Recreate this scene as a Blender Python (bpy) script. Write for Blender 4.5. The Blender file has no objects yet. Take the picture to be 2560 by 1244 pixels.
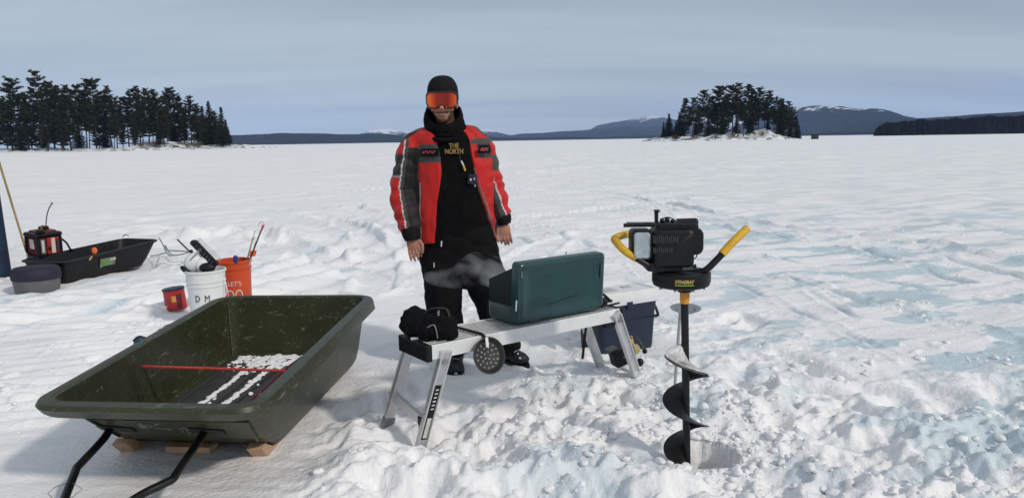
import bpy, bmesh, math, random
import numpy as np
from mathutils import Vector, Matrix, Euler

# ------------------------------------------------------------------ camera
SC = bpy.context.scene
COL = SC.collection
EYE = 1.42
PITCH = math.radians(8.13)
ROLL = math.radians(0.935)
FPX = 1898.0                      # focal length in pixels of the 2560 wide photo
cam_d = bpy.data.cameras.new('camera')
cam_d.sensor_width = 36.0
cam_d.lens = 36.0 * FPX / 2560.0
cam_d.clip_start = 0.05
cam_d.clip_end = 60000
cam = bpy.data.objects.new('camera', cam_d)
COL.objects.link(cam)
_fw = np.array([0, math.cos(PITCH), -math.sin(PITCH)])
_rt0 = np.array([1.0, 0, 0]); _up0 = np.cross(_rt0, _fw)
_rt = _rt0 * math.cos(ROLL) - _up0 * math.sin(ROLL)
_up = _up0 * math.cos(ROLL) + _rt0 * math.sin(ROLL)
cam.matrix_world = Matrix(((_rt[0], _up[0], -_fw[0], 0), (_rt[1], _up[1], -_fw[1], 0),
                           (_rt[2], _up[2], -_fw[2], EYE), (0, 0, 0, 1)))
SC.camera = cam

# ------------------------------------------------------------------ world, sun, exposure
SUN_EL = math.radians(35)
SUN_V = Vector((0.74, -0.67, 0)).normalized() * math.cos(SUN_EL) + Vector((0, 0, math.sin(SUN_EL)))
w = bpy.data.worlds.new('World'); SC.world = w; w.use_nodes = True
nt = w.node_tree; N = nt.nodes; L = nt.links; N.clear()
wo = N.new('ShaderNodeOutputWorld'); bg = N.new('ShaderNodeBackground')
sky = N.new('ShaderNodeTexSky'); sky.sky_type = 'NISHITA'; sky.sun_disc = False
sky.sun_elevation = SUN_EL
sky.sun_rotation = math.atan2(SUN_V.x, SUN_V.y)
sky.air_density = 1.0; sky.dust_density = 1.5; sky.ozone_density = 1.0
bg.inputs['Strength'].default_value = 0.1
tc = N.new('ShaderNodeTexCoord')
sep = N.new('ShaderNodeSeparateXYZ'); L.new(tc.outputs['Generated'], sep.inputs[0])
zz = N.new('ShaderNodeMath'); zz.operation = 'ADD'; zz.inputs[1].default_value = 0.16
zm = N.new('ShaderNodeMath'); zm.operation = 'MAXIMUM'; zm.inputs[1].default_value = 0.0
L.new(sep.outputs['Z'], zm.inputs[0]); L.new(zm.outputs[0], zz.inputs[0])
dx = N.new('ShaderNodeMath'); dx.operation = 'DIVIDE'; L.new(sep.outputs['X'], dx.inputs[0]); L.new(zz.outputs[0], dx.inputs[1])
dy = N.new('ShaderNodeMath'); dy.operation = 'DIVIDE'; L.new(sep.outputs['Y'], dy.inputs[0]); L.new(zz.outputs[0], dy.inputs[1])
cmb = N.new('ShaderNodeCombineXYZ'); L.new(dx.outputs[0], cmb.inputs[0]); L.new(dy.outputs[0], cmb.inputs[1])
mp = N.new('ShaderNodeMapping'); mp.inputs['Rotation'].default_value = (0, 0, math.radians(-17)); mp.inputs['Scale'].default_value = (0.22, 1.35, 1)
mp.inputs['Location'].default_value = (0.9, 0.35, 0)
L.new(cmb.outputs[0], mp.inputs[0])
cn = N.new('ShaderNodeTexNoise'); cn.inputs['Scale'].default_value = 1.0; cn.inputs['Detail'].default_value = 5; cn.inputs['Roughness'].default_value = 0.5
cn.inputs['Distortion'].default_value = 0.25
L.new(mp.outputs[0], cn.inputs['Vector'])
cr = N.new('ShaderNodeValToRGB')
cr.color_ramp.elements[0].position = 0.36; cr.color_ramp.elements[0].color = (0.325, 0.385, 0.445, 1)
cr.color_ramp.elements[1].position = 0.60; cr.color_ramp.elements[1].color = (0.43, 0.50, 0.54, 1)
L.new(cn.outputs['Fac'], cr.inputs[0])
# the cloud deck is thinner and bluer in low bands, brighter overhead
up_r = N.new('ShaderNodeValToRGB')
for e, (p_, c_) in zip([up_r.color_ramp.elements[0], up_r.color_ramp.elements[1]], [(0.0, (1.36, 1.32, 1.26, 1)), (0.75, (1.30, 1.22, 1.14, 1))]):
    e.position = p_; e.color = c_
e = up_r.color_ramp.elements.new(0.10); e.color = (1.17, 1.15, 1.11, 1)
e = up_r.color_ramp.elements.new(0.22); e.color = (1.05, 1.04, 1.02, 1)
L.new(zm.outputs[0], up_r.inputs[0])
mul = N.new('ShaderNodeMix'); mul.data_type = 'RGBA'; mul.blend_type = 'MULTIPLY'; mul.inputs[0].default_value = 1
L.new(cr.outputs[0], mul.inputs[6]); L.new(up_r.outputs[0], mul.inputs[7])
sc10 = N.new('ShaderNodeVectorMath'); sc10.operation = 'SCALE'; sc10.inputs['Scale'].default_value = 10.0
L.new(mul.outputs[2], sc10.inputs[0])
mx = N.new('ShaderNodeMix'); mx.data_type = 'RGBA'; mx.inputs[0].default_value = 0.86
L.new(sky.outputs[0], mx.inputs[6]); L.new(sc10.outputs[0], mx.inputs[7])
L.new(mx.outputs[2], bg.inputs['Color']); L.new(bg.outputs[0], wo.inputs['Surface'])

sd = bpy.data.lights.new('sun', 'SUN'); sd.energy = 1.92; sd.angle = math.radians(4); sd.color = (1.0, 0.93, 0.82)
so = bpy.data.objects.new('sun', sd); COL.objects.link(so)
so.rotation_euler = SUN_V.to_track_quat('Z', 'Y').to_euler()
so.location = (20, -20, 30)
SC.view_settings.view_transform = 'Standard'; SC.view_settings.look = 'None'
SC.view_settings.exposure = 0.0; SC.view_settings.gamma = 1.0
SC.cycles.volume_max_steps = 256; SC.cycles.volume_bounces = 2

# ------------------------------------------------------------------ helpers
def ray(px, py):
    return _fw + _rt * (px - 1280) / FPX - _up * (py - 622) / FPX
def G(px, py, z=0.0):             # photo pixel -> the point at height z
    d = ray(px, py); t = (z - EYE) / d[2]
    return Vector((d[0] * t, d[1] * t, z))
def Y(px, py, y):                 # photo pixel -> the point at distance y in front of the camera
    d = ray(px, py); t = y / d[1]
    return Vector((d[0] * t, y, EYE + d[2] * t))

def _hash(ix, iy, s):
    h = (ix.astype(np.int64) * 374761393 + iy.astype(np.int64) * 668265263 + s * 2147483647 + 12345) & 0xffffffff
    h = ((h ^ (h >> 13)) * 1274126177) & 0xffffffff
    return ((h ^ (h >> 16)) & 0xffff) / 65535.0
def pnoise(x, y, s=0):
    x = np.asarray(x, float); y = np.asarray(y, float)
    xi = np.floor(x); yi = np.floor(y); xf = x - xi; yf = y - yi
    def g(a, b):
        an = _hash(xi + a, yi + b, s) * 6.2831853
        return np.cos(an) * (xf - a) + np.sin(an) * (yf - b)
    u = xf * xf * xf * (xf * (xf * 6 - 15) + 10); v = yf * yf * yf * (yf * (yf * 6 - 15) + 10)
    return ((g(0, 0) * (1 - u) + g(1, 0) * u) * (1 - v) + (g(0, 1) * (1 - u) + g(1, 1) * u) * v) * 1.5
def fbm(x, y, o=4, s=0, r=0.5):
    t = 0; a = 1.0; f = 1.0
    for i in range(o):
        t = t + a * pnoise(x * f + 17.3 * i, y * f - 9.1 * i, s + i); a *= r; f *= 2.03
    return t
def n3(P, f, s=0):                # cheap 3D noise, three slices
    return (pnoise(P[:, 0] * f + 3.1, P[:, 1] * f + P[:, 2] * f * 0.7, s) + pnoise(P[:, 1] * f - 5.2, P[:, 2] * f + P[:, 0] * f * 0.6, s + 7)
            + pnoise(P[:, 2] * f + 1.7, P[:, 0] * f - P[:, 1] * f * 0.5, s + 13)) / 1.8
def sstep(a, b, x):
    t = np.clip((x - a) / (b - a), 0, 1); return t * t * (3 - 2 * t)

def mat(name, col, rough=0.6, metal=0.0, var=0.12, scale=14.0, bump=0.0, bscale=60.0, col2=None, spec=0.5, coat=0.0, sheen=0.0, thresh=None, trans=0.0, sss=0.0):
    m = bpy.data.materials.new(name); m.use_nodes = True
    nt = m.node_tree; N = nt.nodes; L = nt.links
    b = N['Principled BSDF']
    b.inputs['Roughness'].default_value = rough; b.inputs['Metallic'].default_value = metal
    b.inputs['Specular IOR Level'].default_value = spec
    if coat: b.inputs['Coat Weight'].default_value = coat; b.inputs['Coat Roughness'].default_value = 0.15
    if sheen: b.inputs['Sheen Weight'].default_value = sheen
    if trans: b.inputs['Transmission Weight'].default_value = trans
    if sss: b.inputs['Subsurface Weight'].default_value = sss; b.inputs['Subsurface Radius'].default_value = (0.02, 0.01, 0.006)
    t = N.new('ShaderNodeTexCoord'); n = N.new('ShaderNodeTexNoise'); n.inputs['Scale'].default_value = scale; n.inputs['Detail'].default_value = 6
    n.inputs['Roughness'].default_value = 0.62
    L.new(t.outputs['Object'], n.inputs['Vector'])
    r = N.new('ShaderNodeValToRGB')
    c1 = [max(0, c * (1 - var)) for c in col]; c2 = list(col2) if col2 else [min(1, c * (1 + var)) for c in col]
    lo, hi = thresh if thresh else (0.35, 0.65)
    r.color_ramp.elements[0].position = lo; r.color_ramp.elements[0].color = (*c1, 1)
    r.color_ramp.elements[1].position = hi; r.color_ramp.elements[1].color = (*c2, 1)
    L.new(n.outputs['Fac'], r.inputs[0]); L.new(r.outputs[0], b.inputs['Base Color'])
    rr = N.new('ShaderNodeMapRange'); rr.inputs['To Min'].default_value = max(0.03, rough - 0.1); rr.inputs['To Max'].default_value = min(1, rough + 0.12)
    L.new(n.outputs['Fac'], rr.inputs['Value']); L.new(rr.outputs[0], b.inputs['Roughness'])
    if bump:
        n2 = N.new('ShaderNodeTexNoise'); n2.inputs['Scale'].default_value = bscale; n2.inputs['Detail'].default_value = 5
        L.new(t.outputs['Object'], n2.inputs['Vector'])
        bp = N.new('ShaderNodeBump'); bp.inputs['Strength'].default_value = 0.7; bp.inputs['Distance'].default_value = bump
        L.new(n2.outputs['Fac'], bp.inputs['Height']); L.new(bp.outputs[0], b.inputs['Normal'])
    return m
def attr_mat(name, rough=0.8, bump=0.001, bscale=220, sheen=0.2, spec=0.3):
    m = mat(name, (0.5, 0.5, 0.5), rough, var=0.0, bump=bump, bscale=bscale, sheen=sheen, spec=spec)
    N = m.node_tree.nodes; L = m.node_tree.links
    a = N.new('ShaderNodeAttribute'); a.attribute_name = 'dye'
    n = [x for x in N if x.type == 'TEX_NOISE'][0]
    r = N.new('ShaderNodeMapRange'); r.inputs['To Min'].default_value = 0.78; r.inputs['To Max'].default_value = 1.2
    L.new(n.outputs['Fac'], r.inputs['Value'])
    v = N.new('ShaderNodeVectorMath'); v.operation = 'SCALE'; L.new(a.outputs['Color'], v.inputs[0]); L.new(r.outputs[0], v.inputs['Scale'])
    L.new(v.outputs[0], N['Principled BSDF'].inputs['Base Color'])
    return m

def tag(o, label=None, cat=None, group=None, kind=None):
    if label: o['label'] = label
    if cat: o['category'] = cat
    if group: o['group'] = group
    if kind: o['kind'] = kind
    return o
def empty(name, loc=(0, 0, 0), rz=0.0):
    o = bpy.data.objects.new(name, None); COL.objects.link(o); o.location = loc; o.rotation_euler = (0, 0, rz)
    o.empty_display_size = 0.1
    return o
def link(o, parent=None):
    COL.objects.link(o)
    if parent is not None:
        o.parent = parent
        o.matrix_parent_inverse = parent_inv(parent)
    return o
def parent_inv(p):                # parts are built in world space, so only a top-level parent has a transform to undo
    return p.matrix_basis.inverted() if p.parent is None else Matrix.Identity(4)

class MB:
    """collects shapes into one mesh"""
    def __init__(s): s.v = []; s.f = []; s.n = 0
    def add(s, vs, fs):
        b = s.n; s.v.extend([tuple(v) for v in vs]); s.n += len(vs); s.f.extend([tuple(i + b for i in f) for f in fs]); return s
    def box(s, c, d, rot=None):
        R = rot if rot is not None else Matrix.Identity(3); c = Vector(c)
        vs = [c + R @ Vector((x * d[0] / 2, y * d[1] / 2, z * d[2] / 2)) for x in (-1, 1) for y in (-1, 1) for z in (-1, 1)]
        return s.add(vs, [(0, 1, 3, 2), (4, 6, 7, 5), (0, 4, 5, 1), (2, 3, 7, 6), (0, 2, 6, 4), (1, 5, 7, 3)])
    def bar(s, a, b, wd, ht, upv=(0, 0, 1)):
        a = Vector(a); b = Vector(b); d = (b - a); ln = d.length; z = d.normalized()
        x = Vector(upv).cross(z)
        if x.length < 1e-4: x = Vector((1, 0, 0))
        x.normalize(); y = z.cross(x)
        R = Matrix((x, y, z)).transposed()
        return s.box((a + b) / 2, (wd, ht, ln), R)
    def tube(s, pts, r, n=12, caps=True, flat=1.0):
        pts = [Vector(p) for p in pts]; rs = r if isinstance(r, (list, tuple)) else [r] * len(pts)
        rings = []; prev = None
        for i, p in enumerate(pts):
            t = (pts[min(i + 1, len(pts) - 1)] - pts[max(i - 1, 0)]).normalized()
            if prev is None:
                a = Vector((0, 0, 1)) if abs(t.z) < 0.9 else Vector((0, 1, 0))
                x = a.cross(t).normalized()
            else:
                x = (prev - t * prev.dot(t)).normalized()
            prev = x; y = t.cross(x)
            rings.append([p + (x * math.cos(2 * math.pi * k / n) + y * flat * math.sin(2 * math.pi * k / n)) * rs[i] for k in range(n)])
        return s.loft(rings, caps)
    def loft(s, rings, caps=True, closed=True):
        n = len(rings[0]); vs = [v for r in rings for v in r]; fs = []
        for i in range(len(rings) - 1):
            for k in range(n if closed else n - 1):
                a = i * n + k; b = i * n + (k + 1) % n
                fs.append((a, b, b + n, a + n))
        if caps:
            if n > 24 or True:
                c0 = sum((Vector(v) for v in rings[0]), Vector()) / n; c1 = sum((Vector(v) for v in rings[-1]), Vector()) / n
                vs = vs + [c0, c1]; i0 = len(rings) * n; i1 = i0 + 1; o = (len(rings) - 1) * n
                for k in range(n):
                    fs.append((i0, (k + 1) % n, k)); fs.append((i1, o + k, o + (k + 1) % n))
        return s.add(vs, fs)
    def lathe(s, prof, c=(0, 0, 0), n=32, caps=True, rot=None):
        c = Vector(c); R = rot if rot is not None else Matrix.Identity(3)
        rings = [[c + R @ Vector((r * math.cos(2 * math.pi * k / n), r * math.sin(2 * math.pi * k / n), z)) for k in range(n)] for r, z in prof]
        return s.loft(rings, caps)
    def ball(s, c, r, n=16, m=10, rot=None):
        c = Vector(c); r = (r, r, r) if not isinstance(r, (tuple, list)) else r; R = rot if rot is not None else Matrix.Identity(3)
        rings = []
        for i in range(1, m):
            a = -math.pi / 2 + math.pi * i / m
            rings.append([c + R @ Vector((r[0] * math.cos(a) * math.cos(2 * math.pi * k / n), r[1] * math.cos(a) * math.sin(2 * math.pi * k / n), r[2] * math.sin(a))) for k in range(n)])
        vs = [v for q in rings for v in q]; fs = []
        for i in range(len(rings) - 1):
            for k in range(n): a = i * n + k; b = i * n + (k + 1) % n; fs.append((a, b, b + n, a + n))
        i0 = len(vs); vs += [c + R @ Vector((0, 0, -r[2])), c + R @ Vector((0, 0, r[2]))]; o = (len(rings) - 1) * n
        for k in range(n): fs.append((i0, (k + 1) % n, k)); fs.append((i0 + 1, o + k, o + (k + 1) % n))
        return s.add(vs, fs)
    def mesh(s, name):
        me = bpy.data.meshes.new(name); me.from_pydata(s.v, [], s.f); me.update()
        bm = bmesh.new(); bm.from_mesh(me); bmesh.ops.recalc_face_normals(bm, faces=bm.faces); bm.to_mesh(me); bm.free()
        return me
    def build(s, name, m, parent=None, smooth=35, bevel=0.0, seg=2, sub=0):
        me = s.mesh(name); me.materials.append(m)
        o = bpy.data.objects.new(name, me); link(o, parent)
        if smooth:
            me.polygons.foreach_set('use_smooth', [True] * len(me.polygons)); me.set_sharp_from_angle(angle=math.radians(smooth))
        if bevel:
            b = o.modifiers.new('bevel', 'BEVEL'); b.width = bevel; b.segments = seg; b.limit_method = 'ANGLE'; b.angle_limit = math.radians(35); b.harden_normals = False
        if sub:
            q = o.modifiers.new('sub', 'SUBSURF'); q.levels = sub; q.render_levels = sub
        return o
def np_mesh(name, V, F, m=None, parent=None, smooth=True):
    me = bpy.data.meshes.new(name); V = np.asarray(V, np.float32); F = np.asarray(F, np.int32)
    k = F.shape[1]; nf = len(F)
    me.vertices.add(len(V)); me.vertices.foreach_set('co', V.ravel())
    me.loops.add(nf * k); me.loops.foreach_set('vertex_index', F.ravel())
    me.polygons.add(nf); me.polygons.foreach_set('loop_start', np.arange(0, nf * k, k, dtype=np.int32)); 
    me.polygons.foreach_set('use_smooth', np.full(nf, smooth)); me.update(calc_edges=True); me.validate()
    if m: me.materials.append(m)
    o = bpy.data.objects.new(name, me); link(o, parent); return o
def remeshed(mb, name, vox, m, parent=None, smooth_it=3, fn=None, dye=None, keep=None):
    """union of closed shapes as one continuous surface"""
    me = mb.mesh(name); o = bpy.data.objects.new(name, me); COL.objects.link(o)
    r = o.modifiers.new('r', 'REMESH'); r.mode = 'VOXEL'; r.voxel_size = vox
    if smooth_it:
        q = o.modifiers.new('s', 'SMOOTH'); q.iterations = smooth_it; q.factor = 0.5
    dg = bpy.context.evaluated_depsgraph_get(); me2 = bpy.data.meshes.new_from_object(o.evaluated_get(dg), depsgraph=dg)
    bpy.data.objects.remove(o); bpy.data.meshes.remove(me)
    me2.name = name
    n = len(me2.vertices); co = np.empty(n * 3, np.float32); me2.vertices.foreach_get('co', co); co = co.reshape(-1, 3).astype(float)
    nn = np.empty(n * 3, np.float32); me2.vertices.foreach_get('normal', nn); nn = nn.reshape(-1, 3)
    base = co.copy()
    if fn is not None:
        co = fn(co, nn); me2.vertices.foreach_set('co', co.astype(np.float32).ravel()); me2.update()
    if dye is not None:
        c = dye(base, nn); a = me2.color_attributes.new('dye', 'FLOAT_COLOR', 'POINT')
        a.data.foreach_set('color', np.concatenate([c, np.ones((n, 1))], 1).astype(np.float32).ravel())
    me2.polygons.foreach_set('use_smooth', [True] * len(me2.polygons))
    me2.materials.clear(); me2.materials.append(m)
    o = bpy.data.objects.new(name, me2); link(o, parent); return o
def text_mesh(txt, size, name, m, M, parent=None, bend=None, shear=0.0, ext=0.001, bold=0.0, sx=1.0):
    c = bpy.data.curves.new(name, 'FONT'); c.body = txt; c.size = size; c.align_x = 'CENTER'; c.align_y = 'CENTER'; c.shear = shear
    c.extrude = ext; c.offset = bold; c.resolution_u = 3; c.space_line = 0.85
    o = bpy.data.objects.new(name, c); COL.objects.link(o)
    dg = bpy.context.evaluated_depsgraph_get(); me = bpy.data.meshes.new_from_object(o.evaluated_get(dg), depsgraph=dg)
    bpy.data.objects.remove(o); me.name = name
    for v in me.vertices:
        p = v.co.copy(); p.x *= sx
        if bend: # wrap round a cylinder of radius bend, front towards +z
            a = p.x / bend; p = Vector((math.sin(a) * (bend + p.z), p.y, math.cos(a) * (bend + p.z) - bend))
        v.co = M @ p
    me.materials.clear(); me.materials.append(m); o = bpy.data.objects.new(name, me); link(o, parent); return o
def frame_from(o, xdir, ydir):
    x = Vector(xdir).normalized(); z = x.cross(Vector(ydir)).normalized(); y = z.cross(x)
    M = Matrix((x, y, z)).transposed().to_4x4(); M.translation = Vector(o); return M
def rrect(w_, d_, r, n=6):        # rounded rectangle outline, anticlockwise
    out = []
    for (sx, sy, a0) in ((1, 1, 0), (-1, 1, 90), (-1, -1, 180), (1, -1, 270)):
        for k in range(n + 1):
            a = math.radians(a0 + 90 * k / n); out.append((sx * (w_ / 2 - r) + r * math.cos(a), sy * (d_ / 2 - r) + r * math.sin(a)))
    return out
def spline(pts, n=8):
    pts = [Vector(p) for p in pts]; out = []
    for i in range(len(pts) - 1):
        p0 = pts[max(i - 1, 0)]; p1 = pts[i]; p2 = pts[i + 1]; p3 = pts[min(i + 2, len(pts) - 1)]
        for k in range(n):
            t = k / n
            out.append(0.5 * ((2 * p1) + (p2 - p0) * t + (2 * p0 - 5 * p1 + 4 * p2 - p3) * t * t + (3 * p1 - p0 - 3 * p2 + p3) * t ** 3))
    out.append(pts[-1]); return out

# ------------------------------------------------------------------ the snow covered lake
HOLE = G(1756, 1128)
def segdist(x, y, a, b):
    ax, ay, bx, by = a.x, a.y, b.x, b.y; dx_, dy_ = bx - ax, by - ay
    t = np.clip(((x - ax) * dx_ + (y - ay) * dy_) / (dx_ * dx_ + dy_ * dy_), 0, 1)
    return np.hypot(x - ax - t * dx_, y - ay - t * dy_), t
FOOT = []
_r = random.Random(5)
for i in range(46): FOOT.append((_r.uniform(-0.9, 1.9), _r.uniform(3.3, 6.0), _r.uniform(0, 3.14)))
for i in range(26): FOOT.append((_r.uniform(1.2, 3.6), _r.uniform(2.4, 4.6), _r.uniform(0, 3.14)))
GROOVES = [(G(1960, 690), G(2620, 872), 0.05, 0.055), (G(2150, 625), G(2420, 700), 0.045, 0.05), (G(2340, 640), G(2620, 700), 0.045, 0.045),
           (G(2020, 728), G(2140, 800), 0.03, 0.03), (G(1780, 560), G(1990, 600), 0.05, 0.05), (G(2240, 530), G(2600, 600), 0.06, 0.05),
           (G(640, 715), G(1010, 655), 0.05, 0.035), (G(560, 700), G(960, 560), 0.05, 0.04), (G(-40, 790), G(420, 705), 0.05, 0.03), (G(-40, 830), G(400, 735), 0.05, 0.03), (G(-40, 760), G(300, 700), .04, .025), (G(1330, 560), G(1540, 640), .04, .035), (G(1290, 590), G(1480, 700), .04, .03), (G(180, 540), G(900, 520), .08, .05),
           (G(1820, 700), G(2320, 930), 0.03, 0.02), (G(1900, 640), G(2560, 760), 0.04, 0.02)]
TRACKS = [spline([G(470, 560), G(640, 590), G(800, 640), G(930, 700)], 5), spline([G(800, 545), G(880, 570), G(930, 610), G(950, 670), G(930, 730)], 5), spline([G(1290, 650), G(1450, 590), G(1750, 540), G(2200, 500), G(2650, 480)], 5),
          spline([G(880, 520), G(1000, 545), G(1350, 540), G(1700, 500)], 5), spline([G(-60, 640), G(250, 560), G(620, 500), G(1000, 470)], 5), spline([G(1500, 480), G(1900, 560), G(2300, 610), G(2700, 700)], 5)]
def ground(x, y):
    x = np.asarray(x, float); y = np.asarray(y, float)
    d = np.hypot(x, y)
    h = 0.035 * fbm(x * 0.35, y * 0.35, 3, 1)
    # wind crust: long low ripples, strongest away from the camp
    far = sstep(4, 12, y)
    u = x * 0.9 + y * 0.44; v = -x * 0.44 + y * 0.9
    rip = fbm(u * 0.55, v * 2.3, 4, 11)
    h = h + rip * (0.014 + 0.022 * far)
    h = h + np.abs(pnoise(u * 0.35 + 3, v * 1.1, 21)) * 0.035 * far
    h = h + fbm(x * 0.05, y * 0.09, 3, 31) * 0.10 * sstep(20, 80, d)
    h = h + np.maximum(0, pnoise(u * 0.12, v * 0.5, 35)) * 0.16 * sstep(14, 40, d)
    # dug and trampled snow round the auger and the bench
    m = sstep(-1.35, -0.75, x + 0.25 * fbm(x, y, 2, 41)) * (1 - sstep(3.7, 4.6, y + 0.12 * x + 0.5 * fbm(x * 0.9, y * 0.9, 2, 43)))
    m = np.maximum(m, 0.75 * sstep(2.2, 3.4, x) * (1 - sstep(3.6, 5.0, y)))
    m = np.maximum(m, 0.45 * (1 - sstep(2.6, 3.4, y)) * sstep(-2.0, -2.6, x))
    m = np.maximum(m, 0.50 * np.exp(-((x - 0.9) ** 2 + (y - 4.9) ** 2) / 1.2))
    c1 = np.abs(fbm(x * 2.6, y * 2.6, 3, 51)); c2 = np.abs(fbm(x * 7.5, y * 7.5, 2, 57)); c3 = np.abs(pnoise(x * 19, y * 19, 61))
    h = h + m * .76 * (0.15 * (0.45 - c1) + 0.065 * (0.35 - c2) + 0.026 * (0.3 - c3) + .008 * (.3 - np.abs(pnoise(x * 34, y * 34, 63))) + 0.11 * fbm(x * 1.7, y * 1.7, 2, 67))
    # scattered crumbs of snow elsewhere
    s2 = sstep(0.32, 0.62, pnoise(x * 9, y * 9, 71)) * sstep(-0.1, 0.5, fbm(x * 0.5, y * 0.5, 2, 73)) * (1 - m)
    h = h + s2 * 0.02
    # sled and snowmobile traces
    for a, b, wd, dp in GROOVES:
        q, t = segdist(x, y, a, b); wob = wd * (1 + 0.7 * pnoise(x * 2.2, y * 2.2, 81))
        broken = sstep(-0.35, 0.15, pnoise(x * 1.3 + 9, y * 1.3, 83))
        h = h - dp * np.exp(-(q / wob) ** 2) * broken + dp * 0.5 * np.exp(-((q - 2.6 * wd) / wd) ** 2) * (0.5 + fbm(x * 5, y * 5, 2, 85))
    cx, cy = G(560, 640).x - 3.0, 10.6
    rr = np.hypot(x - cx, (y - cy) * 1.0)
    arc = np.exp(-((rr - 5.0) / 1.0) ** 2) * sstep(-7, -1.0, x) * (1 - sstep(-0.2, 0.9, x)) * (y > 6)
    h = h + arc * 0.06 * np.sin(rr * 12 + 1.2 * fbm(x * 0.6, y * 0.6, 2, 91))
    for path in TRACKS:             # belts of a snowmobile: a shallow trough with raised lips and cross ribs
        best = np.full(x.shape, 9e9); al = np.zeros(x.shape); acc = 0.0
        for a, b in zip(path[:-1], path[1:]):
            ln = (b - a).length; q, t = segdist(x, y, a, b); mk = q < best; best = np.where(mk, q, best); al = np.where(mk, acc + t * ln, al); acc += ln
        wear = .45 + .55 * sstep(-.3, .25, pnoise(x * .7, y * .7, 121)); tr_ = 1 - sstep(.17, .21, best)
        h = h * (1 - .5 * tr_) - wear * tr_ * (.030 + .009 * np.sin(al * 2 * np.pi / .11)) + wear * .030 * np.exp(-((best - .26) / .055) ** 2) * (1 + .8 * fbm(x * 4, y * 4, 2, 123))
    tr = sstep(-1.6, -2.2, x) * (1 - sstep(6.5, 8.5, y)) * sstep(3.3, 4.0, y)
    h = h + tr * 0.015 * np.sin((-x * 0.30 + y) * 34 + 2.6 * fbm(x * 0.7, y * 1.2, 2, 93)) * (0.4 + 0.6 * sstep(-.3, .3, pnoise(x, y, 95)))
    # packed snow in front of the green sled, with cross ridges
    fr = np.exp(-((x + 1.25) / 0.5) ** 4) * (1 - sstep(3.3, 3.6, y))
    h = h * (1 - 0.7 * fr) + fr * 0.010 * np.sin((y + 0.12 * x) * 60 + 2.0 * fbm(x * 2, y * 2, 2, 97)) * (0.5 + 0.5 * pnoise(x * 4, y * 4, 98))
    for fx, fy, fa in FOOT:
        lx = (x - fx) * math.cos(fa) + (y - fy) * math.sin(fa); ly = -(x - fx) * math.sin(fa) + (y - fy) * math.cos(fa)
        h = h - 0.05 * np.exp(-((lx / 0.15) ** 4 + (ly / 0.06) ** 4))
    for bx, by, br, bh in ((G(430, 600).x, G(430, 600).y, 0.5, 0.12), (G(520, 592).x, G(520, 592).y, 0.6, 0.12), (G(720, 600).x, 11.3, 0.4, 0.1), (G(330, 590).x, 12.4, 0.6, 0.14), (G(640, 600).x, 11.7, 0.5, 0.12)):
        q = np.hypot(x - bx, y - by) / br
        h = h + bh * np.exp(-q ** 2) * (0.7 + 0.6 * fbm(x * 3, y * 3, 3, 99))
    # keep it low under sled, boots, buckets
    for ax_, ay_, rx, ry, lv in ((-1.42, 4.1, 0.62, 1.25, -0.01), (-0.33, 4.66, 0.22, 0.2, -0.01), (0.08, 4.87, 0.25, 0.2, -0.01), (0.95, 5.05, 0.35, 0.3, 0.0), (-2.2, 5.35, 0.3, 0.3, 0.0)):
        k = np.exp(-(((x - ax_) / rx) ** 4 + ((y - ay_) / ry) ** 4)); h = h * (1 - k) + lv * k
    # the drilled hole with its raised cuttings
    q = np.hypot(x - HOLE.x, y - HOLE.y)
    h = h * sstep(0.15, 0.5, q) - .012 * (1 - sstep(.2, .45, q)) + 0.012 * np.exp(-((q - 0.26) / 0.07) ** 2) * (1 + fbm(x * 9, y * 9, 2, 101))
    h = h - 0.42 * (1 - sstep(0.120, 0.165, q + 0.01 * pnoise(x * 25, y * 25, 103)))
    return h * (1 - sstep(350, 700, d))
def gz(x, y): return float(ground(np.array([x]), np.array([y]))[0])

def axis(lo, hi, step, far, k, start_lo=None):
    a = list(np.arange(lo, hi + 1e-6, step)); s = step; p = hi
    while p < far: s *= k; p += s; a.append(p)
    s = step; p = lo; b = []
    lim = -far if start_lo is None else start_lo
    while p > lim: s *= k; p -= s; b.append(p)
    return np.array(b[::-1] + a)
gx = axis(-3.9, 3.9, 0.0135, 9000, 1.035)
gy = axis(1.9, 6.0, 0.0125, 14000, 1.0125, -400)
# the step back behind the camera may grow faster
gy = np.concatenate([gy[gy < 1.9][::6], gy[gy >= 1.9]])
XX, YY = np.meshgrid(gx, gy); ZZ = ground(XX.ravel(), YY.ravel())
V = np.stack([XX.ravel(), YY.ravel(), ZZ], 1); nx = len(gx); ny = len(gy)
idx = np.arange(nx * ny).reshape(ny, nx)
F = np.stack([idx[:-1, :-1].ravel(), idx[:-1, 1:].ravel(), idx[1:, 1:].ravel(), idx[1:, :-1].ravel()], 1)
snow = mat('snow', (0.855, 0.845, 0.872), 0.55, var=0.02, scale=3, spec=0.25)
def snow_nodes(m):
    N = m.node_tree.nodes; L = m.node_tree.links; b = N['Principled BSDF']; t = [x for x in N if x.type == 'TEX_COORD'][0]
    prev = None
    for sc_, dist in ((9, 0.02), (42, 0.012), (160, 0.004)):
        n = N.new('ShaderNodeTexNoise'); n.inputs['Scale'].default_value = sc_; n.inputs['Detail'].default_value = 3; L.new(t.outputs['Object'], n.inputs['Vector'])
        bp = N.new('ShaderNodeBump'); bp.inputs['Strength'].default_value = 0.6; bp.inputs['Distance'].default_value = dist
        L.new(n.outputs['Fac'], bp.inputs['Height'])
        if prev: L.new(prev.outputs[0], bp.inputs['Normal'])
        prev = bp
    L.new(prev.outputs[0], b.inputs['Normal'])
    b.inputs['Subsurface Weight'].default_value = 0.0
snow_nodes(snow)
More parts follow.
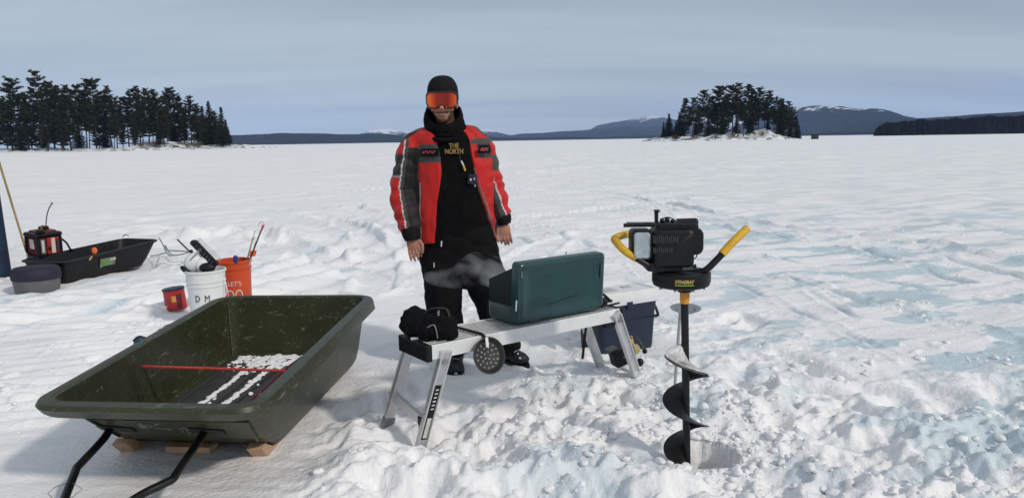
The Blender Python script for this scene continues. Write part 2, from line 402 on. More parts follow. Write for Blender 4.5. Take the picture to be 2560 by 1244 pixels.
def blue_tint(x, y):                    # bluish tint: noise patches, stronger to the right, and along the grooves
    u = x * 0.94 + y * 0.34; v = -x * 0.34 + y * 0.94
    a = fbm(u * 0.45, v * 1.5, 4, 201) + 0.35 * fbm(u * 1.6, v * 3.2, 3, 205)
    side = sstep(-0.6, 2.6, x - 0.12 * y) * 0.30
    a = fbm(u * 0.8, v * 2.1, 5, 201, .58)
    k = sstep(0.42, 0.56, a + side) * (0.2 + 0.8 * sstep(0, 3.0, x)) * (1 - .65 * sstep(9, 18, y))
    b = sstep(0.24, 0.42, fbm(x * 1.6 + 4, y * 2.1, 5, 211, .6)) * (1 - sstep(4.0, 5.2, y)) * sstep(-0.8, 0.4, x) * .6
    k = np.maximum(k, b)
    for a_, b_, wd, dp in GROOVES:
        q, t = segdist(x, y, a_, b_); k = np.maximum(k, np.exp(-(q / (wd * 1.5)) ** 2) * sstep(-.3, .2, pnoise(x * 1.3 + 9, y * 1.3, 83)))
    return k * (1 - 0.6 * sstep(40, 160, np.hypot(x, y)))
def tint_nodes(m):
    N = m.node_tree.nodes; L = m.node_tree.links; b = N['Principled BSDF']; a = N.new('ShaderNodeAttribute'); a.attribute_name = 'ice'  # this attribute blends the snow colour towards grey blue
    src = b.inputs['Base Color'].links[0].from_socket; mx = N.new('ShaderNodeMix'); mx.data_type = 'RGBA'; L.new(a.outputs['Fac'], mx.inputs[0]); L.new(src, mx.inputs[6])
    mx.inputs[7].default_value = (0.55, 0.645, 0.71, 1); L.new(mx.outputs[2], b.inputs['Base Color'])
tint_nodes(snow)
gnd = np_mesh('snow_ground', V, F, snow); tag(gnd, kind='structure')
ia = gnd.data.attributes.new('ice', 'FLOAT', 'POINT'); ia.data.foreach_set('value', blue_tint(V[:, 0], V[:, 1]).astype(np.float32))  # weight of the bluish tint at each vertex
print('ground', nx, ny)

# loose chunks of snow thrown up by the auger and the boots: one uncountable mass
def chunks():
    rnd = np.random.RandomState(3)
    ico = bmesh.new(); bmesh.ops.create_icosphere(ico, subdivisions=2, radius=1.0)
    bv = np.array([v.co[:] for v in ico.verts]); bf = np.array([[v.index for v in f.verts] for f in ico.faces]); ico.free()
    Vs = []; Fs = []; off = 0
    P = []
    for i in range(2600):
        x = rnd.uniform(-1.1, 3.8); y = rnd.uniform(1.8, 4.7); P.append((x, y, 1.0))
    for i in range(1500):
        P.append((rnd.uniform(-7, 7), 4.3 + 8 * rnd.rand() ** 1.4, 0.8))
    for i in range(160): P.append((rnd.uniform(-3.4, -1.9), rnd.uniform(1.9, 4.5), 0.5))
    for i in range(900):
        a = rnd.uniform(0, 6.28); q = 0.17 + abs(rnd.normal(0, 0.35)); P.append((HOLE.x + q * math.cos(a), HOLE.y + q * math.sin(a), 0.9))
    P = np.array(P)
    cl = fbm(P[:, 0] * 1.3, P[:, 1] * 1.3, 3, 301)
    keep = (cl > -0.12) & ~((P[:, 0] > -2.0) & (P[:, 0] < -0.85) & (P[:, 1] > 2.7) & (P[:, 1] < 5.2)) & (np.hypot(P[:, 0] - HOLE.x, P[:, 1] - HOLE.y) > 0.16)
    keep &= (np.hypot(P[:, 0] - HOLE.x, P[:, 1] - HOLE.y) > 0.16)
    P = P[keep]; hz = ground(P[:, 0], P[:, 1])
    for (x, y, k), z in zip(P, hz):
        s = k * (0.005 + 0.022 * rnd.rand() ** 4)
        sc_ = s * np.array([rnd.uniform(0.8, 1.4), rnd.uniform(0.8, 1.4), rnd.uniform(0.55, 0.9)])
        v = bv * (1 + 0.38 * np.sin(bv @ rnd.normal(0, 2.4, 3) + rnd.rand() * 6)[:, None] * 0.6 + 0.12 * rnd.randn(len(bv), 1) * 0.6)
        a = rnd.rand() * 6.28; R = np.array([[math.cos(a), -math.sin(a), 0], [math.sin(a), math.cos(a), 0], [0, 0, 1]])
        v = (v * sc_) @ R.T + np.array([x, y, z + sc_[2] * 0.25]); Vs.append(v); Fs.append(bf + off); off += len(v)
    o = np_mesh('snow_chunks', np.concatenate(Vs), np.concatenate(Fs), snow); tag(o, 'loose white crumbs and lumps of snow round the auger and bench', kind='stuff')
chunks()
# ------------------------------------------------------------------ mountains across the lake
def hill(name, D, prof, wdt, col, snowy=0.0, seed=0, label=None, tree=1.0):
    """terrain ridge whose skyline passes through the photographed one, standing at distance D"""
    P = sorted((Y(px, py, D).x, max(0.0, Y(px, py, D).z)) for px, py in prof)
    xs = np.array([p[0] for p in P]); zs = np.array([p[1] for p in P])
    n = int(max(120, (xs[-1] - xs[0]) / (D * 0.0009))); X = np.linspace(xs[0], xs[-1], n)
    # smooth interpolation of the skyline
    Zr = np.interp(X, xs, zs); k = max(3, n // 70); ker = np.hanning(k * 2 + 1); ker /= ker.sum(); Zr = np.convolve(np.pad(Zr, k, 'edge'), ker, 'valid')
    T = np.linspace(-1, 1, 41)
    A, B = np.meshgrid(X, T)
    yy = D + B * wdt + 0.15 * wdt * fbm(A / (wdt * 1.2), B * 0.0 + seed, 2, seed)
    prof_t = np.cos(B * np.pi / 2) ** 1.1
    rug = 1 + 0.28 * fbm(A / (D * 0.03), B * 2.2, 4, seed + 5) * (np.abs(B) * 1.2)
    z = Zr[None, :] * prof_t * rug
    z = z + tree * D * 0.00035 * (fbm(A / (D * 0.0022), B * 30, 3, seed + 9) + 0.6) * (prof_t > 0.02)
    z = np.maximum(z, 0) - 3.0 * (np.abs(B) > 0.985)
    idx = np.arange(A.size).reshape(A.shape)
    F = np.stack([idx[:-1, :-1].ravel(), idx[:-1, 1:].ravel(), idx[1:, 1:].ravel(), idx[1:, :-1].ravel()], 1)
    m = mat(name + '_forest', col, 0.95, var=0.3, scale=9.0 / D, spec=0.1)
    N = m.node_tree.nodes; L = m.node_tree.links
    [x for x in N if x.type == 'TEX_NOISE'][0].inputs['Scale'].default_value = 60.0 / D
    if snowy:
        geo = N.new('ShaderNodeNewGeometry'); sp = N.new('ShaderNodeSeparateXYZ'); L.new(geo.outputs['Position'], sp.inputs[0])
        mr = N.new('ShaderNodeMapRange'); top = float(zs.max()); mr.inputs['From Min'].default_value = top * 0.35; mr.inputs['From Max'].default_value = top * 1.05
        L.new(sp.outputs['Z'], mr.inputs['Value'])
        n2 = N.new('ShaderNodeTexNoise'); n2.inputs['Scale'].default_value = 16.0 / D * 3; n2.inputs['Detail'].default_value = 5; n2.inputs['Roughness'].default_value = 0.65
        L.new([x for x in N if x.type == 'TEX_COORD'][0].outputs['Object'], n2.inputs['Vector'])
        ad = N.new('ShaderNodeMath'); ad.operation = 'MULTIPLY_ADD'; ad.inputs[1].default_value = 0.55
        L.new(mr.outputs[0], ad.inputs[0]); L.new(n2.outputs['Fac'], ad.inputs[2])
        th = N.new('ShaderNodeMapRange'); th.inputs['From Min'].default_value = 1.06 - 0.2 * snowy; th.inputs['From Max'].default_value = 1.12 - 0.2 * snowy
        L.new(ad.outputs[0], th.inputs['Value'])
        mx = N.new('ShaderNodeMix'); mx.data_type = 'RGBA'; L.new(th.outputs[0], mx.inputs[0])
        b = N['Principled BSDF']; src = b.inputs['Base Color'].links[0].from_socket
        L.new(src, mx.inputs[6]); mx.inputs[7].default_value = (0.7, 0.72, 0.75, 1); L.new(mx.outputs[2], b.inputs['Base Color'])
    o = np_mesh(name, np.stack([A.ravel(), yy.ravel(), z.ravel()], 1), F, m); tag(o, label, kind='structure'); return o
DK = (0.004, 0.006, 0.006)
hill('mountain', 9500, [(1400, 346), (1460, 335), (1480, 326), (1500, 313), (1530, 307), (1560, 302), (1590, 294), (1620, 290), (1650, 292), (1680, 303), (1720, 318), (1780, 338)], 2200, (0.012, 0.014, 0.016), 1.1, 1, 'pale far mountain left of the wooded island')
hill('mountain', 8200, [(860, 358), (925, 333), (945, 324), (970, 322), (1000, 327), (1040, 333), (1120, 330), (1190, 324), (1225, 325), (1250, 333), (1290, 342), (1340, 350)], 1800, (0.012, 0.014, 0.016), 1.7, 2, 'low snow streaked mountain behind the person')
hill('hill', 6200, [(1220, 350), (1262, 342), (1300, 335), (1360, 333), (1400, 329), (1450, 327), (1500, 322), (1560, 317), (1640, 317), (1720, 325), (1800, 345)], 1300, (0.006, 0.008, 0.009), 0, 3, 'blue grey wooded hill right of the person')
hill('hill', 3300, [(480, 346), (560, 339), (640, 337), (720, 334), (800, 334), (860, 337), (930, 335), (1010, 338), (1090, 341), (1180, 340), (1260, 344), (1330, 345), (1420, 342), (1500, 344), (1570, 340), (1680, 338), (1760, 346)], 420, DK, 0, 4, 'long low wooded shore behind the person')
hill('mountain', 4600, [(1880, 318), (1930, 290), (1965, 275), (1990, 268), (2020, 265), (2060, 267), (2110, 272), (2150, 281), (2190, 293), (2225, 300), (2280, 318), (2330, 336)], 1100, (0.005, 0.006, 0.007), 0.75, 5, 'broad dark blue mountain right of the wooded island')
hill('hill', 3000, [(2120, 330), (2180, 305), (2230, 300), (2290, 297), (2340, 294), (2400, 290), (2440, 287), (2500, 283), (2540, 281), (2600, 283), (2700, 286), (2850, 300)], 700, DK, 0, 6, 'dark wooded hill along the right edge')

# ------------------------------------------------------------------ trees
needle = mat('needles', (0.030, 0.034, 0.014), 0.85, var=0.6, scale=0.9, spec=0.15)
needle2 = mat('needles_blue', (0.022, 0.028, 0.014), 0.85, var=0.6, scale=0.9, spec=0.15)
bark = mat('bark', (0.035, 0.028, 0.022), 0.9, var=0.4, scale=3)
def crown_pine(seed, H=22.0, bare=0.32, spread=4.2, dens=1.0, lean=0.0):
    rnd = np.random.RandomState(seed); V = []; F = []; n = 0; B = MB()
    z = H * bare
    tx = lambda q: lean * (q / H) ** 2 + 0.25 * math.sin(q * 0.35 + seed)
    while z < H * 0.985:
        t = (z / H - bare) / (1 - bare)
        prof = (0.72 + 0.40 * math.sin(min(1, t * 1.6) * 1.57)) * (1 - t) ** 0.55 + 0.10
        k = rnd.randint(5, 8)
        a0 = rnd.rand() * 6.28
        for j in range(k):
            if rnd.rand() > 0.86 * dens + 0.05: continue
            a = a0 + j * 6.28 / k + rnd.normal(0, 0.35); ln = spread * prof * rnd.uniform(0.45, 1.15)
            rise = rnd.uniform(0.05, 0.5) * (0.3 + t)
            p0 = np.array([tx(z), 0, z]); d = np.array([math.cos(a), math.sin(a), rise])
            p1 = p0 + d * ln; B.tube([p0, p0 + d * ln * 0.5 + [0, 0, -0.05 * ln], p1 + [0, 0, 0.12 * ln]], [0.07, 0.045, 0.02], 4, False)
            m = max(4, int(ln * 4.6))
            for i in range(m):
                s = (0.28 + 0.75 * (i + rnd.rand() * 0.8) / m); c = p0 + d * ln * s + np.array([0, 0, 0.12 * ln * s * s]) + rnd.normal(0, 0.16, 3) * [1, 1, 0.5]
                q = 13; r = rnd.uniform(0.45, 0.85) * (0.75 + 0.35 * (1 - t))
                dirs = rnd.normal(0, 1, (q, 3)) * [1, 1, 0.42]; dirs[:, 2] += 0.22; dirs /= np.linalg.norm(dirs, axis=1)[:, None]
                side = np.cross(dirs, rnd.normal(0, 1, (q, 3))); side /= np.linalg.norm(side, axis=1)[:, None]
                off = rnd.normal(0, 0.14, (q, 3)) * [1, 1, 0.4]
                a_ = c + off - side * 0.11; b_ = c + off + side * 0.11; c_ = c + off + dirs * r * rnd.uniform(0.6, 1.2, (q, 1))
                V.append(np.stack([a_, b_, c_], 1).reshape(-1, 3)); F.append(np.arange(q * 3).reshape(-1, 3) + n); n += q * 3
        z += H * 0.032 * rnd.uniform(0.6, 1.5)
    return np.concatenate(V), np.concatenate(F), B, tx
def crown_spruce(seed, H=15.0, bare=0.04, spread=2.3):
    rnd = np.random.RandomState(seed); V = []; F = []; n = 0; B = MB(); z = H * bare; tx = lambda q: 0.05 * math.sin(q + seed)
    while z < H * 0.985:
        t = z / H; R = spread * (1 - t) ** 0.9 + 0.12; k = int(7 + 5 * (1 - t)); a0 = rnd.rand() * 6
        for j in range(k):
            if rnd.rand() < 0.08: continue
            a = a0 + j * 6.28 / k + rnd.normal(0, .2); ln = R * rnd.uniform(0.65, 1.12); d = np.array([math.cos(a), math.sin(a), -0.25]); m = max(2, int(ln * 4))
            for i in range(m):
                s = (i + 0.6) / m; c = np.array([tx(z), 0, z]) + d * ln * s + [0, 0, 0.15 * ln * s * s] + rnd.normal(0, 0.07, 3)
                q = 7; r = rnd.uniform(0.22, 0.42)
                dirs = rnd.normal(0, 1, (q, 3)) * [1, 1, .5] + d * 0.7; dirs /= np.linalg.norm(dirs, axis=1)[:, None]
                side = np.cross(dirs, rnd.normal(0, 1, (q, 3))); side /= np.linalg.norm(side, axis=1)[:, None]
                V.append(np.stack([c - side * 0.09, c + side * 0.09, c + dirs * r], 1).reshape(-1, 3)); F.append(np.arange(q * 3).reshape(-1, 3) + n); n += q * 3
        z += 0.30 * rnd.uniform(0.8, 1.2)
    return np.concatenate(V), np.concatenate(F), B, tx
TREE = {}
def tree_proto(kind, key, **kw):
    V, F, B, tx = (crown_pine if kind == 'pine_tree' else crown_spruce)(key, **kw)
    H = kw['H']; t = MB(); zs = [(-1.0 + (H + 0.7) * k / 9) for k in range(10)]
    t.tube([(tx(max(0, z)), 0, z) for z in zs], [H * 0.0145 * (1 - 0.9 * k / 9) + 0.02 for k in range(10)], 8)
    if B.v: t.add(B.v, B.f)
    tm = t.mesh('trunk'); tm.materials.append(bark)
    o = np_mesh('crown', V, F, needle if kind == 'pine_tree' else needle2, None, False)
    cm = o.data; bpy.data.objects.remove(o)
    TREE.setdefault(kind, []).append((tm, cm, H))
for s_, kw in enumerate([dict(H=22, bare=.36, spread=4.8, dens=.75), dict(H=22, bare=.12, spread=4.2, lean=.8), dict(H=22, bare=.42, spread=5.2, lean=-1.0, dens=.7), dict(H=22, bare=.18, spread=3.8, dens=.9), dict(H=22, bare=.10, spread=4.8, dens=1.0), dict(H=22, bare=.4, spread=4.4, lean=.9, dens=.8)]):
    tree_proto('pine_tree', 100 + s_, **kw)
for s_ in range(3): tree_proto('spruce_tree', 200 + s_, H=15.0, spread=(3.0, 3.6, 2.6)[s_])
rt = random.Random(11)
def plant(kind, x, y, z, h, label, group, variant=None, wide=1.0):
    tm, cm, H = TREE[kind][variant if variant is not None else rt.randrange(len(TREE[kind]))]
    e = empty(kind, (x, y, z), rt.uniform(0, 6.28)); s = h / H; e.scale = (s * wide, s * wide, s)
    for nm, me in (('trunk', tm), ('crown', cm)):
        o = bpy.data.objects.new(nm, me); COL.objects.link(o); o.parent = e
    tag(e, label, kind.replace('_', ' ').replace('pine tree', 'tree').replace('spruce tree', 'tree'), group); return e
# wooded points of land: a snow covered rise under each stand
def land(name, pts, D, dep, hgt, label, seed):
    xs = np.array([Y(p, 350, D).x for p, _ in pts]); hs = np.array([q for _, q in pts], float)
    X = np.linspace(xs[0], xs[-1], 260); T = np.linspace(-1, 1, 60); A, B = np.meshgrid(X, T)
    hh = np.interp(X, xs, hs)[None, :]
    z = hh * np.clip(1 - np.abs(B) ** 3, 0, 1) * (1 + 0.35 * fbm(A * 0.10, B * 3, 3, seed)) + 0.5 * fbm(A * 0.35, B * 6, 3, seed + 1) * (hh > 0.05) * np.clip(1 - B * B, 0, 1) ** .5
    z = np.maximum(z, 0) - 0.5 * (np.abs(B) > 0.97)
    yy = D + dep * 0.5 + B * dep * 0.5 + 2.0 * fbm(A * 0.05, B * 0, 2, seed + 2)
    idx = np.arange(A.size).reshape(A.shape)
    F = np.stack([idx[:-1, :-1].ravel(), idx[:-1, 1:].ravel(), idx[1:, 1:].ravel(), idx[1:, :-1].ravel()], 1)
    m = mat(name + '_ground', (0.06, 0.055, 0.045), 0.9, var=0.3, scale=0.35, col2=(0.78, 0.80, 0.83), thresh=(0.40, 0.50))
    o = np_mesh(name, np.stack([A.ravel(), yy.ravel(), z.ravel()], 1), F, m); tag(o, label, kind='structure')
    return lambda x: float(np.interp(x, X, np.interp(X, xs, hs)))
D1, D2 = 272.0, 300.0
l1 = land('shore', [(-700, 1.2), (-200, 1.2), (0, 1.1), (120, 0.7), (260, 1.0), (330, 3.0), (420, 2.2), (480, 1.4), (560, 1.0), (585, 0.05)], D1, 60, 2, 'snowy shore under the left pine stand', 51)
l2 = land('island', [(1640, 0.05), (1665, 1.0), (1720, 1.6), (1800, 2.4), (1850, 2.2), (1900, 3.0), (1930, 4.2), (1960, 2.8), (1990, 1.0), (2012, 0.05)], D2, 46, 2, 'snowy island under the round clump of pines', 61)
def stand(tops, D, dep, lf, group, where, base_py):
    for i, (px, py, kind) in enumerate(tops):
        y = D + rt.uniform(4, dep * 0.75); top = Y(px, py, y); gzv = lf(top.x * (D + dep / 2) / y) * 0.8
        h = top.z - gzv
        side = 'spruce' if kind == 's' else 'pine'
        plant('spruce_tree' if kind == 's' else 'pine_tree', top.x, y, gzv - 0.2, h, where(px, side, h, i), group, wide=rt.uniform(1.1, 1.4) if kind == 's' else rt.uniform(0.78, 1.15))
left = [(-60, 215, 'p'), (-25, 225, 'p'), (5, 240, 'p'), (31, 192, 'p'), (58, 230, 'p'), (85, 178, 'p'), (106, 225, 'p'), (120, 200, 'p'), (140, 214, 'p'), (162, 212, 'p'), (185, 209, 'p'), (205, 235, 'p'), (226, 194, 'p'), (247, 228, 'p'), (266, 214, 'p'),
        (283, 240, 'p'), (312, 240, 'p'), (325, 222, 'p'), (340, 215, 'p'), (362, 220, 'p'), (382, 223, 'p'), (400, 238, 'p'), (422, 217, 'p'), (445, 238, 'p'), (470, 240, 'p'), (489, 257, 'p'), (504, 262, 's'), (520, 250, 's'), (534, 277, 'p'), (551, 264, 's'), (563, 297, 's'),
        (20, 262, 'p'), (70, 262, 'p'), (150, 262, 'p'), (215, 262, 'p'), (240, 270, 'p'), (300, 268, 'p'), (350, 262, 'p'), (375, 260, 'p'), (412, 268, 'p'), (455, 275, 'p'), (480, 285, 'p'), (515, 295, 'p'), (545, 305, 's'), (570, 320, 's'), (330, 280, 'p'), (280, 285, 'p'), (190, 290, 's'), (100, 285, 's'), (45, 290, 's'), (430, 290, 's'), (395, 300, 's'), (260, 300, 's')]
right = [(1673, 282, 's'), (1659, 303, 's'), (1710, 244, 'p'), (1734, 242, 'p'), (1764, 223, 'p'), (1778, 238, 'p'), (1797, 213, 'p'), (1812, 238, 'p'), (1834, 210, 'p'), (1848, 208, 'p'), (1871, 209, 'p'), (1884, 222, 'p'), (1899, 217, 'p'), (1924, 227, 'p'), (1944, 241, 'p'), (1957, 245, 'p'), (1971, 253, 'p'), (1983, 273, 'p'),
         (1993, 292, 's'), (1998, 312, 's'), (1722, 268, 'p'), (1750, 262, 'p'), (1788, 262, 'p'), (1822, 255, 'p'), (1860, 250, 'p'), (1892, 250, 'p'), (1912, 256, 'p'), (1935, 268, 'p'), (1962, 275, 'p'), (1700, 282, 's'), (1740, 290, 's'), (1772, 280, 's'), (1806, 282, 's'), (1842, 284, 's'), (1878, 280, 's'), (1920, 290, 's'), (1950, 295, 's'), (1976, 300, 's'), (1690, 300, 's')]
ORD = ['first', 'second', 'third', 'fourth', 'fifth', 'sixth', 'seventh', 'eighth', 'ninth', 'tenth', 'eleventh', 'twelfth', 'thirteenth', 'fourteenth', 'fifteenth', 'sixteenth', 'seventeenth', 'eighteenth', 'nineteenth', 'twentieth']
def ordn(n): return ORD[n] if n < 20 else ('twenty ' + ORD[n - 20] if n < 29 else ('thirtieth' if n == 29 else 'thirty ' + ORD[n - 30] if n < 39 else 'fortieth' if n == 39 else 'forty ' + ORD[n - 40] if n < 49 else 'fiftieth' if n == 49 else 'fifty ' + ORD[n - 50]))
def namer(tops, place, x0, x1):
    rank = {}
    for kd in 'ps':
        xs = sorted(t for t in tops if t[2] == kd); tall = sorted(xs, key=lambda t: t[1])
        for k, t in enumerate(xs): rank[t] = k
    def f(px, side, h, i):
        t = tops[i]; nm = 'pine' if t[2] == 'p' else 'spruce'
        look = 'tall dark' if t[1] < 232 else ('dark' if t[1] < 265 else 'small dark')
        return f'{look} {nm} in the {place}, {ordn(rank[t])} {nm} counted from its left end'
    return f
stand(left, D1, 50, l1, 'trees on the left shore', namer(left, 'left shore stand', 0, 580), 380)
stand(right, D2, 36, l2, 'trees on the island', namer(right, 'island clump', 1650, 2005), 350)
# leafless brush at the water line
twig = mat('twigs', (0.07, 0.055, 0.045), 0.9, var=0.3)
def bush(px, D, lf, h, lab, seed, group):
    rnd = np.random.RandomState(seed); c = Y(px, 352, D); x = c.x; m = MB(); z0 = lf(x) * 0.5
    for i in range(46):
        a = rnd.rand() * 6.28; q = abs(rnd.normal(0, 0.9)); p = Vector((x + q * math.cos(a), D + q * math.sin(a), z0)); t = Vector((math.cos(a) * .5, math.sin(a) * .5, 1)) * h * rnd.uniform(.4, 1)
        m.tube([p, p + t * .5, p + t + Vector(rnd.normal(0, .25, 3))], [.035, .025, .01], 3, False)
        for k in range(3):
            s_ = p + t * rnd.uniform(.3, .9); m.tube([s_, s_ + Vector(rnd.normal(0, .5, 3))], [.02, .01], 3, False)
    o = m.build('bush', twig, None, 0); tag(o, lab, 'bush', group)
for k, px in enumerate((350, 372, 388, 470, 496)): bush(px, D1 + 4, l1, 2.6, f'leafless brush on the snowy bank under the left pines, {ordn(k)} bush from the left', 900 + k, 'bushes on the left shore')
for k, px in enumerate((1690, 1738, 1790, 1828, 1905)): bush(px, D2 + 3, l2, 2.0, f'leafless brush at the foot of the island, {ordn(k)} bush from the left', 920 + k, 'bushes on the island')

# dark far-off wood on the right: one mass
def wood():
    rnd = np.random.RandomState(8); V = []; F = []; n = 0
    for i in range(3400):
        px = 2186 + 520 * rnd.rand() ** 0.9; D = rnd.uniform(690, 860); c = Y(px, 330, D)
        top = np.interp(px, [2180, 2200, 2215, 2240, 2300, 2400, 2450, 2560, 2720], [325, 313, 307, 303, 299, 295, 290, 288, 286])
        top += rnd.uniform(0, 1) ** 2 * 16
        H = max(2.5, Y(px, top + rnd.normal(0, 1.0) + 2.2 * math.sin(px * .11) * math.sin(px * .037 + 1) - 1.5 * (rnd.rand() < .04), D).z); R = rnd.uniform(1.8, 4.2) * min(1, H / 12)
        a = np.linspace(0, 6.283, 7)[:-1] + rnd.rand(); 
        for (z0, z1, r) in ((0, .55, 1.0), (.3, .8, .8), (.6, 1.0, .5)):
            ring = np.stack([c.x + R * r * np.cos(a) * rnd.uniform(.4, 1.5, 6), D + R * r * np.sin(a), H * z0 + rnd.uniform(-.1, .12, 6) * H * (z0 > 0)], 1)
            V.append(np.concatenate([ring, [[c.x, D, H * z1]]])); F.append(np.array([[k, (k + 1) % 6, 6] for k in range(6)]) + n); n += 7
    o = np_mesh('distant_forest', np.concatenate(V), np.concatenate(F), mat('far_needles', (.006, .007, .006), .95, var=.5, scale=.05, spec=.05), None, False); tag(o, 'dark band of distant evergreen forest on the right shore', kind='stuff')
wood()
# dark ice fishing shack beyond the island
def shack():
    c = G(2037, 348.5); D = c.y; s = D / 1880.0
    e = empty('fishing_shack', (c.x, c.y, 0)); tag(e, 'tiny dark ice fishing shack standing on the ice right of the island', 'shack')
    shm = mat('shack_wood', (0.012, 0.012, 0.014), 0.8); W_ = 14 * s; H_ = 10.5 * s
    w = MB().box((c.x, c.y, H_ / 2), (W_, W_ * .8, H_)).build('wall', shm, e, 0)
    MB().add([(c.x + sx * W_ * .56, c.y + sy * W_ * .46, H_ + dz) for sx in (-1, 1) for sy in (-1, 1) for dz in (.003, .12 + (.25 if sy > 0 else 0))],
             [(0, 1, 3, 2), (4, 6, 7, 5), (0, 4, 5, 1), (2, 3, 7, 6), (0, 2, 6, 4), (1, 5, 7, 3)]).build('roof', shm, e, 0)
    d = MB().box((c.x + W_ * .15, c.y - W_ * .4 - .03, H_ * .42), (W_ * .3, .05, H_ * .8)).build('door', mat('shack_door', (0.03, 0.028, 0.03), 0.7), e, 0)
shack()
# ------------------------------------------------------------------ materials for the gear
M_olive = mat('olive_plastic', (0.031, 0.034, 0.015), 0.42, var=0.16, scale=5, bump=0.0006, bscale=90, spec=0.4)
def scuffed(m):                    # fine pale scratches running every way over worn polyethylene
    N = m.node_tree.nodes; L = m.node_tree.links; b = N['Principled BSDF']; t = [x for x in N if x.type == 'TEX_COORD'][0]; cur = b.inputs['Base Color'].links[0].from_socket
    for sc_, ro, th in (((3, 55, 20), .5, .60), ((45, 4, 26), -.4, .61), ((9, 9, 9), 0, .63)):
        mp = N.new('ShaderNodeMapping'); mp.inputs['Scale'].default_value = sc_; mp.inputs['Rotation'].default_value = (ro, ro * .7, ro); L.new(t.outputs['Object'], mp.inputs[0])
        n = N.new('ShaderNodeTexNoise'); n.inputs['Scale'].default_value = 1.6; n.inputs['Detail'].default_value = 5; n.inputs['Roughness'].default_value = .7; L.new(mp.outputs[0], n.inputs['Vector'])
        r = N.new('ShaderNodeMapRange'); r.inputs['From Min'].default_value = th; r.inputs['From Max'].default_value = th + .05; r.inputs['To Max'].default_value = .45; L.new(n.outputs['Fac'], r.inputs['Value'])
        mx = N.new('ShaderNodeMix'); mx.data_type = 'RGBA'; L.new(r.outputs[0], mx.inputs[0]); L.new(cur, mx.inputs[6]); mx.inputs[7].default_value = (.22, .23, .19, 1); cur = mx.outputs[2]
    L.new(cur, b.inputs['Base Color'])
scuffed(M_olive)
M_black = mat('black_plastic', (0.006, 0.006, 0.007), 0.45, var=0.3, scale=20, spec=0.3)
M_blackm = mat('black_metal', (0.007, 0.007, 0.008), 0.4, var=0.3, scale=25, spec=0.35)
M_fabric = mat('black_fabric', (0.004, 0.004, 0.005), 0.9, var=0.35, scale=30, bump=0.001, bscale=180, spec=0.15)
M_alu = mat('aluminium', (0.62, 0.63, 0.64), 0.42, metal=0.75, var=0.08, scale=18, bump=0.0003, bscale=120)
M_aluw = mat('bright_aluminium', (0.78, 0.78, 0.79), 0.5, metal=0.35, var=0.05, scale=12)
M_dkal = mat('grey_metal', (0.25, 0.26, 0.27), 0.45, metal=0.6, var=0.15)
M_white = mat('white_plastic', (0.72, 0.73, 0.74), 0.4, var=0.04, scale=10)
M_orange = mat('orange_plastic', (0.56, 0.062, 0.012), 0.4, var=0.08, scale=8)
M_yellow = mat('yellow_foam', (0.62, 0.36, 0.02), 0.6, var=0.14, scale=30, bump=0.001, bscale=90)
M_teal = mat('green_painted_steel', (0.006, 0.042, 0.046), 0.30, var=0.12, scale=7, coat=0.3)
M_tealdk = mat('dark_green_steel', (0.002, 0.010, 0.007), 0.4, var=0.12, scale=7)
M_navy = mat('navy_plastic', (0.004, 0.014, 0.034), 0.42, var=0.1, scale=9)
M_wood = mat('pine_wood', (0.50, 0.32, 0.20), 0.7, var=0.2, scale=6, bump=0.0008, bscale=40)
M_red = mat('red_plastic', (0.40, 0.018, 0.016), 0.4, var=0.12, scale=12)
M_redrod = mat('red_rod', (0.50, 0.055, 0.045), 0.45, var=0.2, scale=40)
M_maroon = mat('maroon_cord', (0.10, 0.018, 0.03), 0.7, var=0.3, scale=40)
M_gold = mat('gold_print', (0.55, 0.38, 0.13), 0.5, var=0.1)
M_lime = mat('lime_print', (0.35, 0.50, 0.05), 0.5, var=0.1)
M_grey = mat('grey_plastic', (0.11, 0.11, 0.115), 0.55, var=0.12, scale=10)
M_cork = mat('cork', (0.52, 0.34, 0.17), 0.8, var=0.25, scale=60)
M_rope = mat('steel_cable', (0.16, 0.16, 0.16), 0.5, metal=0.4)
M_ink = mat('black_ink', (0.03, 0.03, 0.035), 0.6)
M_pale = mat('pale_print', (0.62, 0.60, 0.58), 0.5)
M_blue = mat('blue_fabric', (0.004, 0.018, 0.055), 0.7, var=0.25, scale=6, bump=0.002, bscale=20)
M_seam = mat('seam_olive', (.07, .075, .05), .6, var=.4, scale=60)
M_scuff = mat('scuff', (0.26, 0.27, 0.24), 0.7, var=0.3, scale=40)

# ------------------------------------------------------------------ olive sled in the foreground
def interp_outline(top, bot, t):
    return [a.lerp(b, t) for a, b in zip(bot, top)]
def quad_outline(c, r, n=7):
    """rounded outline through four corners (near left, near right, far right, far left)"""
    out = []
    for i in range(4):
        p = c[i]; a = (c[i - 1] - p).normalized(); b = (c[(i + 1) % 4] - p).normalized(); rr = r[i]
        s = p + a * rr; e = p + b * rr
        for k in range(n + 1):
            t = k / n; out.append(s * (1 - t) ** 2 + p * 2 * t * (1 - t) + e * t * t)
        nx_ = c[(i + 1) % 4]; s2 = nx_ + (p - nx_).normalized() * r[(i + 1) % 4]
        for k in range(1, 10): out.append(e.lerp(s2, k / 10))
    return out
def offs(loop, d, dz=0.0):
    c = sum(loop, Vector()) / len(loop); out = []; n = len(loop)
    for i, p in enumerate(loop):
        t = (loop[(i + 1) % n] - loop[i - 1]); nn = Vector((t.y, -t.x, 0)).normalized(); q = p + nn * d; q.z += dz; out.append(q)
    return out
